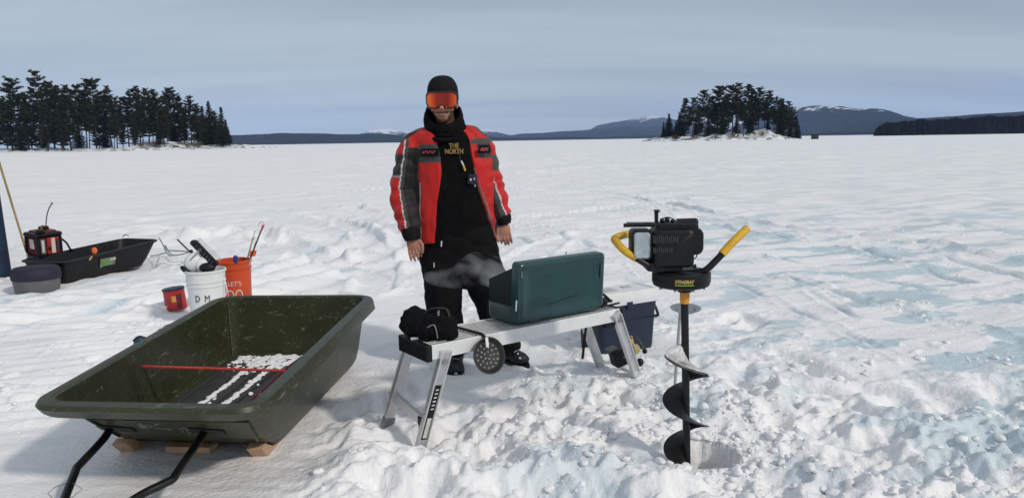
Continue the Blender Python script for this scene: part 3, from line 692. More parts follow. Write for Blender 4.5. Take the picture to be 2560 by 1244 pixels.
def sled():
    zt = 0.45
    e = empty('utility_sled', (-1.42, 3.95, 0)); tag(e, 'open olive green cargo sled with black tow bars in the left foreground', 'sled')
    A = G(100, 1003, zt); B_ = G(628, 1012, zt); C_ = G(922, 738, zt); D_ = G(560, 740, zt)
    a = G(262, 1064, 0.12); b = G(628, 1110, 0.08); c = G(892, 893, 0.07); d = G(575, 862, 0.10)
    b = Vector((-1.10, 3.36, .028)); a = Vector((-1.90, 3.44, 0.035)); c = Vector((-0.99, 4.76, 0.035)); d = Vector((-1.85, 4.80, 0.045))
    top = quad_outline([A, B_, C_, D_], [0.10, 0.10, 0.12, 0.14]); bot = quad_outline([a, b, c, d], [0.10, 0.09, 0.12, 0.12])
    n = len(top)
    body = MB(); rings = []
    cen = sum(bot, Vector()) / n
    rings.append([cen.lerp(p, 0.5) for p in bot])
    rings.append([cen.lerp(p, 0.96) + Vector((0, 0, 0.0)) for p in bot]); rings.append([p + Vector((0, 0, 0.03)) for p in bot])
    for t in (0.25, 0.5, 0.75, 0.86): rings.append(interp_outline(top, bot, t))
    o90 = interp_outline(top, bot, 0.87)
    rings.append(offs(o90, 0.050, 0.0))                       # underside of the turned rim
    rings.append(offs(o90, 0.060, -0.018)); rings.append(offs(o90, 0.068, -0.012))
    rings.append(offs(top, 0.050, -0.020)); rings.append(offs(top, 0.040, -0.003)); rings.append(offs(top, 0.0, 0.004)); rings.append(offs(top, -0.016, -0.006))
    for t in (0.80, 0.55, 0.3, 0.1): rings.append(offs(interp_outline(top, bot, t), -0.012, 0))
    rings.append([cen.lerp(p, 0.93) + Vector((0, 0, 0.018)) for p in bot]); rings.append([cen.lerp(p, 0.5) + Vector((0, 0, 0.016)) for p in bot])
    body.loft(rings, True); body.build('hull', M_olive, e, 42)
    # recessed panel line, moulded mark and scuffs on the bow
    fx = lambda px, py, dy=0.0: None
    def bow(u, v):                 # u along the bow 0..1, v height 0..1, on the outer skin
        pa = A.lerp(B_, u); pb = a.lerp(b, u); p = pb.lerp(pa, v); return p
    nb = (bow(1, .3) - bow(0, .3)).normalized(); ub = (bow(.5, .8) - bow(.5, .2)).normalized(); outn = nb.cross(ub).normalized()
    if outn.y > 0: outn = -outn
    pan = MB()
    for (u0, v0, u1, v1) in ((.10, .66, .93, .68), (.10, .66, .115, .22), (.93, .68, .915, .22)):
        pan.bar(bow(u0, v0) + outn * .004, bow(u1, v1) + outn * .004, .007, .012, outn)
    pan.build('moulded_ridge', M_olive, e, 0)
    sc_ = MB(); rn = random.Random(4)
    for i in range(26):
        u = .34 + rn.random() * .24; v = .60 - (u - .34) * .7 + rn.uniform(-.1, .06); p = bow(u, v) + outn * .006
        q = p + nb * rn.uniform(.004, .022) + ub * rn.uniform(-.008, .008); sc_.bar(p, q, .0022, .0022, outn)
    sc_.build('worn_lettering', M_scuff, e, 0)
    mk = MB(); o_ = bow(.335, .52) + outn * .006
    zig = [(0, .03), (.012, .036), (.02, .028), (.008, .016), (-.004, .004), (.008, 0), (-.008, -.014), (.012, -.02), (.022, -.028)]
    for (x0, z0), (x1, z1) in zip(zig[:-1], zig[1:]): mk.bar(o_ + nb * x0 + ub * z0, o_ + nb * x1 + ub * z1, .004, .003, outn)
    mk.build('worn_emblem', M_scuff, e, 0)
    # corner seams inside
    for P0, P1 in ((D_ + Vector((.045, -.06, -.03)), d + Vector((.04, -.05, .03))), (A.lerp(D_, .33) + Vector((.03, 0, -.05)), a.lerp(d, .18) + Vector((.022, 0, .06))), (A.lerp(D_, .345) + Vector((.03, 0, -.05)), a.lerp(d, .2) + Vector((.022, 0, .06)))):
        MB().bar(P0, P1, .004, .003).build('moulded_seam', M_seam, e, 0)
    # ribbed black floor liner, snow lying in its channels
    fl = MB(); fw_ = lambda u, v, z: Vector((a.lerp(b, u).x * (1 - v) + d.lerp(c, u).x * v, a.y + .06 + (d.y - a.y - .12) * v, z))
    fz = .066
    fl.add([fw_(.08, .01, fz), fw_(.92, .01, fz), fw_(.92, .98, fz), fw_(.08, .98, fz), fw_(.08, .01, fz + .008), fw_(.92, .01, fz + .008), fw_(.92, .98, fz + .008), fw_(.08, .98, fz + .008)],
           [(0, 1, 2, 3), (4, 5, 6, 7), (0, 1, 5, 4), (1, 2, 6, 5), (2, 3, 7, 6), (3, 0, 4, 7)])
    for k in range(7): fl.bar(fw_(.12 + .127 * k, .02, fz + .012), fw_(.12 + .127 * k, .97, fz + .012), .03, .012)
    fl.build('floor_liner', M_grey and mat('dark_liner', (0.035, 0.035, 0.037), .6, var=.2, scale=12), e, 0, bevel=.003)
    cd = MB()
    for u in (.60, .625, .68): cd.tube(spline([fw_(u, .02, fz + .026), fw_(u + .01, .4, fz + .026), fw_(u - .01, .7, fz + .026), fw_(u + .012, .92, fz + .03)], 6), .006, 6)
    cd.build('cord', M_maroon, e)
    def snowline(u, wd, v0, v1, seed):
        r_ = np.random.RandomState(seed); m = MB(); K = 60
        for i in range(K):
            v = v0 + (v1 - v0) * i / (K - 1); k = 1 + .45 * math.sin(i * .9 + seed) * r_.rand()
            m.ball(fw_(u + r_.normal(0, .006), v, fz + .014), (wd * k, .028, .007 * k), 8, 6)
        return m
    sn = snowline(.30, .015, .03, .97, 1); sn2 = snowline(.46, .017, .03, .97, 2)
    sn.add(sn2.v, sn2.f); rs = np.random.RandomState(9)
    for i in range(900):
        u = .12 + .74 * rs.rand(); v = 1 - .30 * abs(rs.normal(0, .5)) * (1 - u * .5)
        if v < .5 or v > .98: continue
        s_ = .004 + .016 * rs.rand() ** 2; sn.ball(fw_(u, v, fz + .012 + .006 * rs.rand()), (s_ * 1.2, s_ * 1.3, s_ * .45), 7, 5)
    for i in range(60): s_ = rs.uniform(.004, .014); sn.ball(fw_(rs.uniform(.3, .75), rs.rand(), fz + .016), (s_, s_ * 1.6, s_ * .6), 6, 5)
    o = remeshed(sn, 'snow_pile', .005, snow, None, 1, lambda co, nn: co + nn * (.005 * n3(co, 38, 5) + .003 * n3(co, 90, 8))[:, None]); tag(o, 'streaks and crumbs of snow lying in the floor channels of the olive sled', 'snow')
    # notched red rod across
    P0 = Y(305, 914, 3.70); P1 = Y(712, 926, 3.42)
    rd = MB(); rd.tube([P0, P1], .0062, 8); dd = (P1 - P0)
    for i in range(64): rd.ball(P0 + dd * (i + .5) / 64, (.005, .0085, .0085), 6, 5)
    o = rd.build('ratchet_rod', M_redrod, None); tag(o, 'red notched rod lying across the inside of the olive sled', 'rod')
    # wood runners under the hull
    ox = Vector((0, 0, -.045))
    for (p, q, sx) in ((b + Vector((-.085, 0, 0)), c + Vector((-.13, 0, 0)), .0), (a + Vector((.06, 0, 0)), d + Vector((.06, 0, 0)), .0)):
        r = MB(); p0 = p + Vector((sx, -.10, .04)); 
        w_ = .075; pts = []
        for yy, zz_ in ((-.16, .075), (-.02, .035), (.3, .03)): pass
        y0 = p.y - .07; y1 = q.y - .02
        def px_(y): return p.x + (q.x - p.x) * (y - p.y) / (q.y - p.y)
        prof = [(y0, .052), (y0 + .07, -.015), (y0 + .16, -.04), (y1, -.04), (y1, .010), (y0 + .14, .008), (y0 + .05, .064)]
        vs = [(px_(y) + s * w_ / 2, y, z) for s in (-1, 1) for y, z in prof]; k = len(prof)
        r.add(vs, [tuple(range(k - 1, -1, -1)), tuple(range(k, 2 * k))] + [(i, (i + 1) % k, (i + 1) % k + k, i + k) for i in range(k)])
        r.build('wood_runner', M_wood, e, 0, bevel=.004)
    for y_, z_, u0, u1 in ((3.44, .012, .33, .60), (3.62, .0, .1, .9), (4.3, .0, .1, .9)):
        MB().bar(Vector((a.lerp(b, u0).x, y_, z_)), Vector((a.lerp(b, u1).x, y_ - .02, z_)), .09, .03).build('cross_board', M_wood, e, 0, bevel=.003)
    # tow bars
    for (px0, py0, pts) in ((270, 1066, [(270, 1066, .2), (262, 1092, .19), (192, 1168, .135), (160, 1250, .10), (120, 1370, .06)]), (512, 1062, [(512, 1060, .2), (505, 1088, .19), (432, 1196, .12), (330, 1250, .10), (170, 1370, .06)])):
        P = [G(x, y, z) for x, y, z in pts]
        P[0] = P[0] + Vector((0, 0.03, 0))
        sm_ = [P[0], P[1], P[1].lerp(P[2], .85), P[2], P[2].lerp(P[3], .25), P[3], P[4]]
        MB().tube(spline(sm_, 6), .0165, 12).build('tow_bar', M_blackm, e)
        br = MB(); br.box(P[0] + Vector((0, .02, .01)), (.055, .04, .06)); br.tube([P[0] + Vector((-.035, -.01, -.01)), P[0] + Vector((.035, -.01, -.01))], .009, 8)
        br.build('hinge_bracket', M_blackm, e, 0, bevel=.004)
    for u_ in (.17, .67):
        q_ = bow(u_, .42) + outn * .004; MB().bar(q_ - ub * .035, q_ + ub * .035, .15, .006, outn).build('hitch_recess_shade', mat('recess_shade', (.008, .009, .007), .6), e, 0, bevel=.002)  # flat dark plate, its colour standing in for shade in a hitch cut-out
    pc = G(170, 1216, .11)
    MB().tube([pc + Vector(v) for v in ((.0, 0, .018), (-.05, 0, .0), (-.075, -.01, -.02), (-.03, -.03, -.05), (.03, -.02, -.03), (.055, 0, -.008), (.03, 0, .01), (0, 0, .02))], .0016, 5).build('clip_pin', M_rope, e)
sled()

# ------------------------------------------------------------------ aluminium work platform
FL, FR = G(1075, 866, .50), G(1552, 772, .50); BL, BR = G(988, 843, .50), G(1443, 752, .50)
AX = (FR - FL).normalized(); LN = (FR - FL).length; WD = Vector((-AX.y, AX.x, 0)); WW = .27
def bp(s, t, z):                   # platform frame: s along the front edge, t towards the back
    return FL + AX * s + WD * t + Vector((0, 0, z - .5))
def platform():
    e = empty('work_platform', bp(LN / 2, WW / 2, 0)); tag(e, 'folding aluminium work platform on four splayed legs, carrying the green stove', 'work platform')
    dk = MB()
    ang = math.atan2(AX.y, AX.x); R = Matrix.Rotation(ang, 3, 'Z')
    dk.box(bp(LN / 2, WW / 2, .488), (LN, WW - .02, .012), R)
    for k in range(11): dk.box(bp(LN / 2, .022 + (WW - .044) * k / 10, .497), (LN - .01, .011, .010), R)
    dk.build('deck', M_alu, e, 0, bevel=.0015)
    for t in (.006, WW - .006): MB().box(bp(LN / 2, t, .470), (LN, .012, .068), R).build('side_rail', M_aluw, e, 0, bevel=.002)
    for s in (-.004, LN + .004): MB().box(bp(s, WW / 2, .466), (.03, WW + .006, .078), R).build('end_cap', M_black, e, 0, bevel=.005)
    feet = {('l', 0): G(1040, 1100), ('l', 1): G(967, 1066), ('r', 0): G(1592, 945), ('r', 1): G(1503, 915)}
    tops = {('l', 0): bp(.075, -.012, .47), ('l', 1): bp(.06, WW + .012, .47), ('r', 0): bp(LN - .05, -.012, .485), ('r', 1): bp(LN - .05, WW + .012, .47)}
    for k in feet:
        f = feet[k]; f.z = gz(f.x, f.y) - .01; t = tops[k]; d = (f - t).normalized(); nrm = WD
        lg = MB(); lg.bar(t, f, .052, .026, WD)
        o = lg.build('leg', M_alu, e, 0, bevel=.003)
        # folded channel edges and rubber foot
        c2 = MB(); sd_ = AX.cross(d)
        for q in (-1, 1): c2.bar(t - WD * .015 * (1 if k[1] == 0 else -1) + AX * q * .0245, f - d * .05 - WD * .015 * (1 if k[1] == 0 else -1) + AX * q * .0245, .004, .01, WD)
        c2.build('channel', M_aluw, o, 0)
        MB().bar(f - d * .055, f + d * .012, .060, .036, WD).build('foot', M_dkal if k[0] == 'l' else M_alu, o, 0, bevel=.006)
        if k == ('l', 0):
            a_, b_ = t.lerp(f, .30), t.lerp(f, .80)
            MB().bar(a_ - WD * .0145, b_ - WD * .0145, .034, .003, WD).build('warning_label', M_black, o, 0)
            lw = MB()
            for j in range(6): p = a_.lerp(b_, .08 + .07 * j); lw.bar(p - WD * .017 - AX * .008, p - WD * .017 + AX * .008, .006, .001, WD)
            lw.bar(a_.lerp(b_, .6) - WD * .017, a_.lerp(b_, .97) - WD * .017, .022, .001, WD)
            lw.build('label_print', M_pale, o, 0)
        MB().lathe([(.0, -.02), (.014, -.02), (.014, .02), (0, .02)], t.lerp(f, .09), 12, False, Matrix.Rotation(math.pi / 2, 3, Vector(AX))).build('rivet', M_dkal, o)
    a_ = tops['l', 0].lerp(feet['l', 0], .66) + AX * -.0; b_ = tops['l', 1].lerp(feet['l', 1], .66)
    MB().bar(a_, b_ + (b_ - a_).normalized() * .03, .055, .02, AX).build('step_rung', M_alu, e, 0, bevel=.003)
    MB().box(b_ + (b_ - a_).normalized() * .02, (.03, .03, .04), R).build('rung_cap', M_black, e, 0, bevel=.004)
    MB().box(a_ + (b_ - a_).normalized() * .03, (.03, .05, .045), R).build('rung_cap', M_black, e, 0, bevel=.004)
    MB().tube([a_ + (b_ - a_) * .22, (a_ + (b_ - a_) * .2) + Vector((-.0, -.005, -.14)), (a_ + (b_ - a_) * .1) + Vector((0, -.01, -.17))], .005, 6).build('hanging_wire', M_rope, e)
    # folding brackets and latch
    for s, t in ((.09, .02), (LN - .07, .02)):
        MB().box(bp(s, t, .43), (.07, .03, .05), R).build('hinge_bracket', M_black, e, 0, bevel=.004)
platform()

# ------------------------------------------------------------------ black bag on the platform
def bag():
    m = MB(); c = bp(.03, .18, .5); g = bp(.10, .08, .5)
    m.ball(c + Vector((-.005, .0, .072)), (.074, .06, .076), 18, 12); m.ball(c + Vector((.05, -.02, .05)), (.065, .055, .055), 16, 10)
    m.ball(g + Vector((0, 0, .065)), (.082, .07, .066), 18, 12); m.ball(g + Vector((.01, .01, .085)), (.055, .05, .045), 16, 10); m.ball(g + Vector((.055, -.0, .040)), (.036, .04, .045), 14, 10)
    m.ball(g + Vector((-.06, -.02, .040)), (.04, .04, .042), 14, 10)
    def fn(co, nn):
        return co + nn * (0.010 * n3(co, 26, 5) + .004 * n3(co, 60, 6))[:, None]
    o = remeshed(m, 'padded_bag', .006, M_fabric, None, 3, fn); tag(o, 'lumpy black padded bag with straps on the left end of the aluminium platform', 'bag')
    P = spline([c + Vector((-.01, .01, .125)), c + Vector((.04, -.01, .12)), c + Vector((.08, -.02, .145)), g + Vector((.035, -.0, .145)), g + Vector((.05, -.01, .10))], 6)
    MB().tube(P, .010, 8, True, .35).build('carry_strap', mat('dark_webbing', (.022, .022, .024), .8), o)
    MB().tube(spline([g + Vector((-.05, -.065, .075)), g + Vector((-.02, -.070, .088)), g + Vector((-.008, -.072, .06)), g + Vector((-.004, -.070, .025))], 5), .003, 6).build('zip', M_dkal, o)
    MB().box(c + Vector((.0, -.06, .012)), (.04, .012, .014)).build('buckle', M_alu, o, 0, bevel=.004)
    MB().box(g + Vector((-.0, -.02, .132)), (.008, .03, .02)).build('tag', M_dkal, o, 0)
bag()

# ------------------------------------------------------------------ ice skimmer hung over the platform edge
def skimmer(name, centre, nrm, r, m_, label, cat):
    pass
def hung_scoop():
    c = Y(1221, 888, FL.y + AX.y * .36 - .07); s0 = (c - FL).dot(AX)
    e = empty('ice_scoop', c); tag(e, 'black perforated ice scoop with its round bowl hanging over the front edge of the platform', 'ice scoop')
    nrm = (-WD * .95 + Vector((0, 0, .28))).normalized(); x = Vector(AX); y = nrm.cross(x).normalized(); R = Matrix((x, y, nrm)).transposed()
    rr = .088
    MB().lathe([(0, -.018), (rr * .82, -.014), (rr, .006), (rr * 1.0, .012), (rr * .93, .012), (rr * .78, -.006), (0, -.010)], c, 40, False, R).build('bowl', mat('scoop_black', (.018, .018, .02), .4, spec=.5), e)
    h = MB(); rn = random.Random(2)
    for ring, cnt in ((.66, 15), (.42, 10), (.2, 5)):
        for k in range(cnt):
            a_ = 6.283 * k / cnt; q = c + R @ Vector((rr * ring * math.cos(a_), rr * ring * math.sin(a_), -.0075)); h.lathe([(0, -.0012), (.0045, -.0012), (.0045, .0012), (0, .0012)], q, 8, False, R)
    h.build('perforation', M_scuff, e)
    MB().bar(c + y * rr * .45 + nrm * .004, c + y * rr * .98 + nrm * .012, .016, .006, nrm).build('snow_streak', M_white, e, 0, bevel=.002)
    top = c + y * rr * 1.0; edge = bp((top - FL).dot(AX) - .01, .0, .512); back = bp((top - FL).dot(AX) - .06, WW + .05, .517)
    MB().tube([top, edge, edge.lerp(back, .1), back], .0075, 8).build('handle', M_black, e)
hung_scoop()

# ------------------------------------------------------------------ camp stove
def stove():
    zt = .506
    # lid stands along the front of the platform
    P00 = G(1310, 820, zt); P10 = G(1500, 772, zt)
    s0 = (P00 - FL).dot(AX); s1 = (P10 - FL).dot(AX); t0 = .03
    e = empty('camp_stove', bp((s0 + s1) / 2, .14, zt)); tag(e, 'dark green two burner camp stove with its lid raised, on the aluminium platform', 'camp stove')
    ang = math.atan2(AX.y, AX.x); R = Matrix.Rotation(ang, 3, 'Z'); ln = s1 - s0; dp = .25
    ctr = bp((s0 + s1) / 2, t0 + .02 + dp / 2, 0)
    # base tray
    out = rrect(ln, dp, .03, 5); rings = []
    for ins, z in ((.02, 0), (.004, .006), (0, .02), (0, .082), (-.004, .088), (.004, .094), (.012, .086), (.012, .03)):
        rings.append([Vector((ctr.x, ctr.y, zt)) + R @ Vector((x * (1 - 2 * ins / ln), y * (1 - 2 * ins / dp), z)) for x, y in out])
    MB().loft(rings).build('base_tray', M_teal, e, 40)
    for k in (-1, 1):
        q = Vector((ctr.x, ctr.y, zt + .045)) + R @ Vector((k * ln * .25, 0.02, 0))
        MB().lathe([(0, 0), (.04, 0), (.045, .012), (.03, .022), (0, .024)], q, 20, False).build('burner', M_dkal, e)
    gr = MB()
    for i in range(12): p = Vector((ctr.x, ctr.y, zt + .094)) + R @ Vector((-ln * .44 + ln * .88 * i / 11, 0, 0)); gr.bar(p + R @ Vector((0, -dp * .42, 0)), p + R @ Vector((0, dp * .42, 0)), .005, .005)
    gr.build('cooking_grate', M_dkal, e, 0)
    # lid: shallow rounded tray leaning a little to the camera
    hgt = .31; lw_ = (Y(1503, 640, P10.y) - Y(1282, 660, P00.y))
    up = Vector((0, 0, 1)) * math.cos(.06) + (-WD) * math.sin(.06); nn = AX.cross(up).normalized()   # towards the camera
    if nn.dot(WD) > 0: nn = -nn
    o_ = bp((s0 + s1) / 2, t0, zt + hgt / 2 + .006); out = rrect(ln * 1.0, hgt, .022, 6); rings = []
    for ins, z in ((0, -.05), (0, .0), (.004, .008), (.014, .013), (.03, .0145), (.034, .012), (.10, .012)):
        rings.append([o_ + AX * x * (1 - 2 * ins / ln) + up * y * (1 - 2 * ins / hgt) + nn * z for x, y in out])
    rings2 = rings[::-1]
    lid = MB().loft(rings, True).build('lid', M_teal, e, 40)
    # embossed crease and latch wire
    MB().bar(o_ + AX * (-.09) - up * .075 + nn * .016, o_ + AX * .10 - up * .05 + nn * .016, .003, .003, nn).build('crease', M_teal, lid, 0)
    MB().bar(o_ + AX * (ln * .44) + up * .02 + nn * .018, o_ + AX * (ln * .44) + up * .10 + nn * .018, .012, .004, nn).build('latch', M_teal, lid, 0, bevel=.002)
    MB().tube([o_ - AX * (ln / 2 + .004) - up * .03 - nn * .0, o_ - AX * (ln / 2 + .006) - up * .085 + nn * .0], .0035, 6).build('prop_wire', M_aluw, lid)
    MB().tube([o_ + AX * (0.02) + up * (hgt / 2 - .004), o_ + AX * .02 + up * (hgt / 2 + .03)], .003, 6).build('catch', M_dkal, lid)
    for k in (-.32, .32):
        h_ = o_ + AX * ln * k - up * (hgt / 2 - .012) + nn * .006; MB().tube([h_ - AX * .03, h_ + AX * .03], .006, 8).build('hinge', M_dkal, lid)
    MB().box(o_ - AX * (ln * .47) + up * .10 + nn * .013, (.006, .02, .03)).build('latch', M_dkal, lid, 0)
    # wind shields, standing back from both ends of the lid
    for k in (-1, 1):
        a_ = o_ + AX * k * ln * .496 - nn * .05; b_ = a_ - nn * (dp - .08)
        hA = .19; base = zt + .094
        v = [Vector((a_.x, a_.y, base)), Vector((b_.x, b_.y, base)), Vector((b_.x, b_.y, base + hA * .62)), Vector((a_.x, a_.y, base + hA))]
        if k < 0: v = [q - AX * .02 if i in (1, 2) else q for i, q in enumerate(v)]
        vs = v + [q + AX * .003 for q in v]
        MB().add(vs, [(0, 1, 2, 3), (7, 6, 5, 4), (0, 4, 5, 1), (1, 5, 6, 2), (2, 6, 7, 3), (3, 7, 4, 0)]).build('wind_shield', M_tealdk, e, 0)
    # dark carry-case side and propane hose at the right end
    r0 = bp(s1 + .01, .10, zt + .05)
    MB().tube(spline([r0 + Vector((0, 0, .05)), r0 + AX * .05 + Vector((0, 0, .02)), r0 + AX * .10 + Vector((0, -.01, -.02)), r0 + AX * .12 + WD * .06 + Vector((0, 0, -.04)), r0 + AX * .10 + WD * .16 + Vector((0, 0, -.10)), r0 + AX * .08 + WD * .2 + Vector((0, 0, -.4))], 6), .008, 8).build('gas_hose', M_black, e)
    rg = MB(); rg.lathe([(0, -.02), (.024, -.02), (.028, 0), (.022, .02), (0, .022)], r0 + AX * .055 + Vector((0, 0, -.025)), 16, False); rg.tube([r0 - AX * .02 + Vector((0, 0, -.02)), r0 + AX * .12 + Vector((0, 0, -.03))], .009, 8); rg.tube([r0 - AX * .03 - WD * .08 + Vector((0, 0, -.03)), r0 + AX * .13 - WD * .05 + Vector((0, 0, -.035))], .006, 8)
    rg.build('gas_regulator', M_blackm, e)
    return o_
STV = stove()

# ------------------------------------------------------------------ tubs, buckets, coolers
def tub(name, out_b, out_t, zb, zt, lip, th, m, parent):
    rings = []; B3 = [Vector((x, y, zb)) for x, y in out_b]; T3 = [Vector((x, y, zt)) for x, y in out_t]; n = len(B3)
    cen = sum(B3, Vector()) / n
    rings = [[cen.lerp(p, .5) for p in B3], [cen.lerp(p, .97) for p in B3], [p + Vector((0, 0, th)) for p in B3]] + [interp_outline(T3, B3, t) for t in (.3, .6, .88)]
    q = interp_outline(T3, B3, .88); rings += [offs(q, lip), offs(T3, lip), offs(T3, lip * .6, .003), offs(T3, 0, .004), offs(T3, -th * .7, 0)]
    rings += [offs(interp_outline(T3, B3, t), -th) for t in (.8, .4, .1)] + [[cen.lerp(p, .5) + Vector((0, 0, th)) for p in B3]]
    return MB().loft(rings).build(name, m, parent, 40)
def bucket(x, y, r0, r1, h, m, label, handle_m, bands=((.80, .012), (.72, .006)), tilt=None):
    z0 = gz(x, y) - .01; e = empty('bucket', (x, y, z0)); tag(e, label, 'bucket')
    pr = [(0, 0), (r0 * .9, 0), (r0, .008)]
    def rad(t): return r0 + (r1 - r0) * t
    pr += [(rad(.5), h * .5), (rad(.70), h * .70)]
    for b, tt in bands[::-1]: pr += [(rad(b - .02), h * (b - .02)), (rad(b) + .007, h * (b - .015)), (rad(b) + .007, h * b), (rad(b + .01), h * (b + .005))]
    pr += [(rad(.96), h * .955), (rad(1) + .008, h * .96), (rad(1) + .008, h * .995), (rad(1) + .002, h), (rad(1) - .004, h * .995), (rad(.95) - .004, h * .95), (rad(.2) - .004, h * .2), (r0 - .006, .02), (0, .02)]
    MB().lathe(pr, (x, y, z0), 48, False).build('pail', m, e, 50)
    return e, z0
def wbucket():
    c = G(508, 818, 0.0); x, y = c.x, c.y + .12
    top = Y(504, 676, y); h = top.z + .0
    e, z0 = bucket(x, y, .128, .150, h, M_white, 'white plastic bucket full of traps between red can and orange bucket', M_aluw)
    # handwriting
    fwd = Vector((.14, -1, 0)).normalized(); xd = Vector((-fwd.y, fwd.x, 0)); xd = Vector((1, .14, 0)).normalized()
    o = Vector((x, y, z0)) + fwd * .1435 + Vector((0, 0, h * .50)) + xd * .0
    text_mesh('D  M', .075, 'handwriting', M_ink, frame_from(o, xd, (0, 0, 1)), e, bend=.143, ext=.0008, sx=.75)
    hb = MB(); hb.tube(spline([Vector((x + .155, y - .02, z0 + h * .83)), Vector((x + .185, y - .06, z0 + h * .62)), Vector((x + .165, y - .08, z0 + h * .50)), Vector((x + .12, y - .12, z0 + h * .46))], 6), .003, 6)
    hb.build('bail_handle', M_aluw, e)
    # contents
    zt = z0 + h
    a = Y(486, 607, y - .02); b = Y(541, 664, y - .06)
    e2 = empty('heater_bar', b); tag(e2, 'long black ribbed trap frame sticking up out of the white bucket', 'trap')
    MB().bar(a, b, .055, .035, (0, -1, 0)).build('body', M_black, e2, 0, bevel=.008)
    MB().ball(a, (.034, .03, .026), 12, 8).build('knob', M_black, e2)
    ln = MB()
    for q in (.028, .040): ln.tube([a + Vector((q + .005, -.01, q)), b + Vector((q + .01, -.01, q + .01))], .003, 6)
    ln.build('side_wire', M_alu, e2)
    gl = MB()
    for k in range(7): p = a.lerp(b, .12 + .12 * k); gl.box(p + Vector((0, -.019, 0)), (.018, .003, .006), Matrix.Rotation(-.8, 3, 'Y'))
    gl.build('rib', M_grey, e2, 0)
    e3 = empty('tip_up_trap', (x - .05, y, zt)); tag(e3, 'white tip-up trap with black ends leaning in the white bucket', 'trap')
    cm = MB(); cm.ball((x - .075, y - .03, zt + .055), (.075, .06, .085), 16, 10, Matrix.Rotation(.5, 3, 'Y')); cm.ball((x + .0, y - .05, zt + .04), (.06, .05, .06), 14, 10)
    cm.box((x - .055, y - .07, zt + .105), (.12, .01, .025), Matrix.Rotation(-.9, 3, 'Y'))
    cm.build('body', M_white, e3)
    MB().ball((x - .125, y - .07, zt + .005), (.05, .03, .022), 12, 8, Matrix.Rotation(.7, 3, 'Y')).build('end_piece', M_black, e3)
    MB().ball((x + .055, y - .09, zt + .025), (.065, .04, .04), 12, 8).build('reel', M_black, e3)
    MB().tube([Y(443, 598, y - .03), Y(478, 632, y - .03)], .006, 6).build('trip_arm', M_black, e3)
    MB().tube([Y(475, 650, y - .1), Y(502, 622, y - .1)], .004, 6).build('spring_arm', M_dkal, e3)
    MB().ball(Y(478, 628, y - .03), .015, 10, 8).build('pivot', M_black, e3)
wbucket()
def obucket():
    y = 6.35; c = Y(590, 742, y); x = c.x; top = Y(588, 648, y); zg = 0; h = top.z - gz(x, y) + .01
    h = top.z + .01
    e, z0 = bucket(x, y, .125, .139, h, M_orange, 'orange plastic bucket with white lettering behind the white bucket', M_aluw, bands=((.86, .01),))
    fwd = Vector((.33, -1, 0)).normalized(); xd = Vector((-fwd.y, fwd.x, 0))
    for (t, sz, fz_, sx) in (("LET'S", .052, .60, .95), ('DO', .118, .40, .72), ('THIS.', .052, .22, 1)):
        o = Vector((x, y, z0 + h * fz_)) + fwd * .1355
        text_mesh(t, sz, 'lettering', M_pale, frame_from(o, xd, (0, 0, 1)), e, bend=.1355, ext=.0008, sx=sx)
    # round mark on the left, outlined in white
    rg = MB(); cc = Vector((x, y, z0 + h * .50)); 
    P = []
    for k in range(25):
        a = 6.283 * k / 24; u = .05 * math.cos(a); v = .06 * math.sin(a); th = -2.32 + u / .135; P.append(Vector((x + .137 * math.cos(th), y + .137 * math.sin(th), cc.z + v)))
    rg.tube(P, .0022, 5).build('round_mark', M_pale, e)
    zt = z0 + h
    # wooden sticks and black rod
    e1 = empty('wooden_tip_up', Y(622, 650, y)); tag(e1, 'wooden cross stick trap with a bright orange flag leaning in the orange bucket', 'trap')
    MB().bar(Y(613, 668, y + .02), Y(633, 592, y + .04), .020, .012).build('stick', M_wood, e1, 0, bevel=.002)
    MB().bar(Y(620, 668, y - .02), Y(640, 604, y), .016, .010).build('stick', M_wood, e1, 0, bevel=.002)
    fa = Y(626, 627, y - .03); fb = Y(642, 625, y - .03)
    MB().add([fa, fb, Y(638, 640, y - .03), Y(623, 641, y - .03)] + [p + Vector((0, .002, 0)) for p in (fa, fb, Y(638, 640, y - .03), Y(623, 641, y - .03))], [(0, 1, 2, 3), (7, 6, 5, 4), (0, 4, 5, 1), (1, 5, 6, 2), (2, 6, 7, 3), (3, 7, 4, 0)]).build('flag', mat('flag_orange', (.85, .13, .02), .6), e1, 0)
    e4 = empty('thin_rod', Y(640, 640, y)); tag(e4, 'slim black rod with a red tip and wire loop leaning in the orange bucket', 'rod')
    MB().tube([Y(626, 645, y - .05), Y(655, 570, y - .05)], .006, 6).build('shaft', M_black, e4)
    MB().tube([Y(654, 575, y - .05), Y(658, 562, y - .05)], .0085, 8).build('tip', mat('red_tip', (.6, .03, .03), .4), e4)
    MB().tube([Y(x_, y_, y - .05) for x_, y_ in ((646, 562), (650, 556), (656, 555), (661, 560), (659, 568))], .0025, 5).build('wire_loop', M_rope, e4)
    MB().tube([Y(633, 600, y + .04), Y(637, 576, y + .04)], .003, 5).build('wire', M_rope, e4)
    o = MB().lathe([(0, -.03), (.018, -.03), (.022, 0), (.016, .03), (0, .034)], Y(589, 648, y - .12), 12, False).build('blue_knob', mat('knob_blue', (.02, .03, .16), .4), e)
obucket()
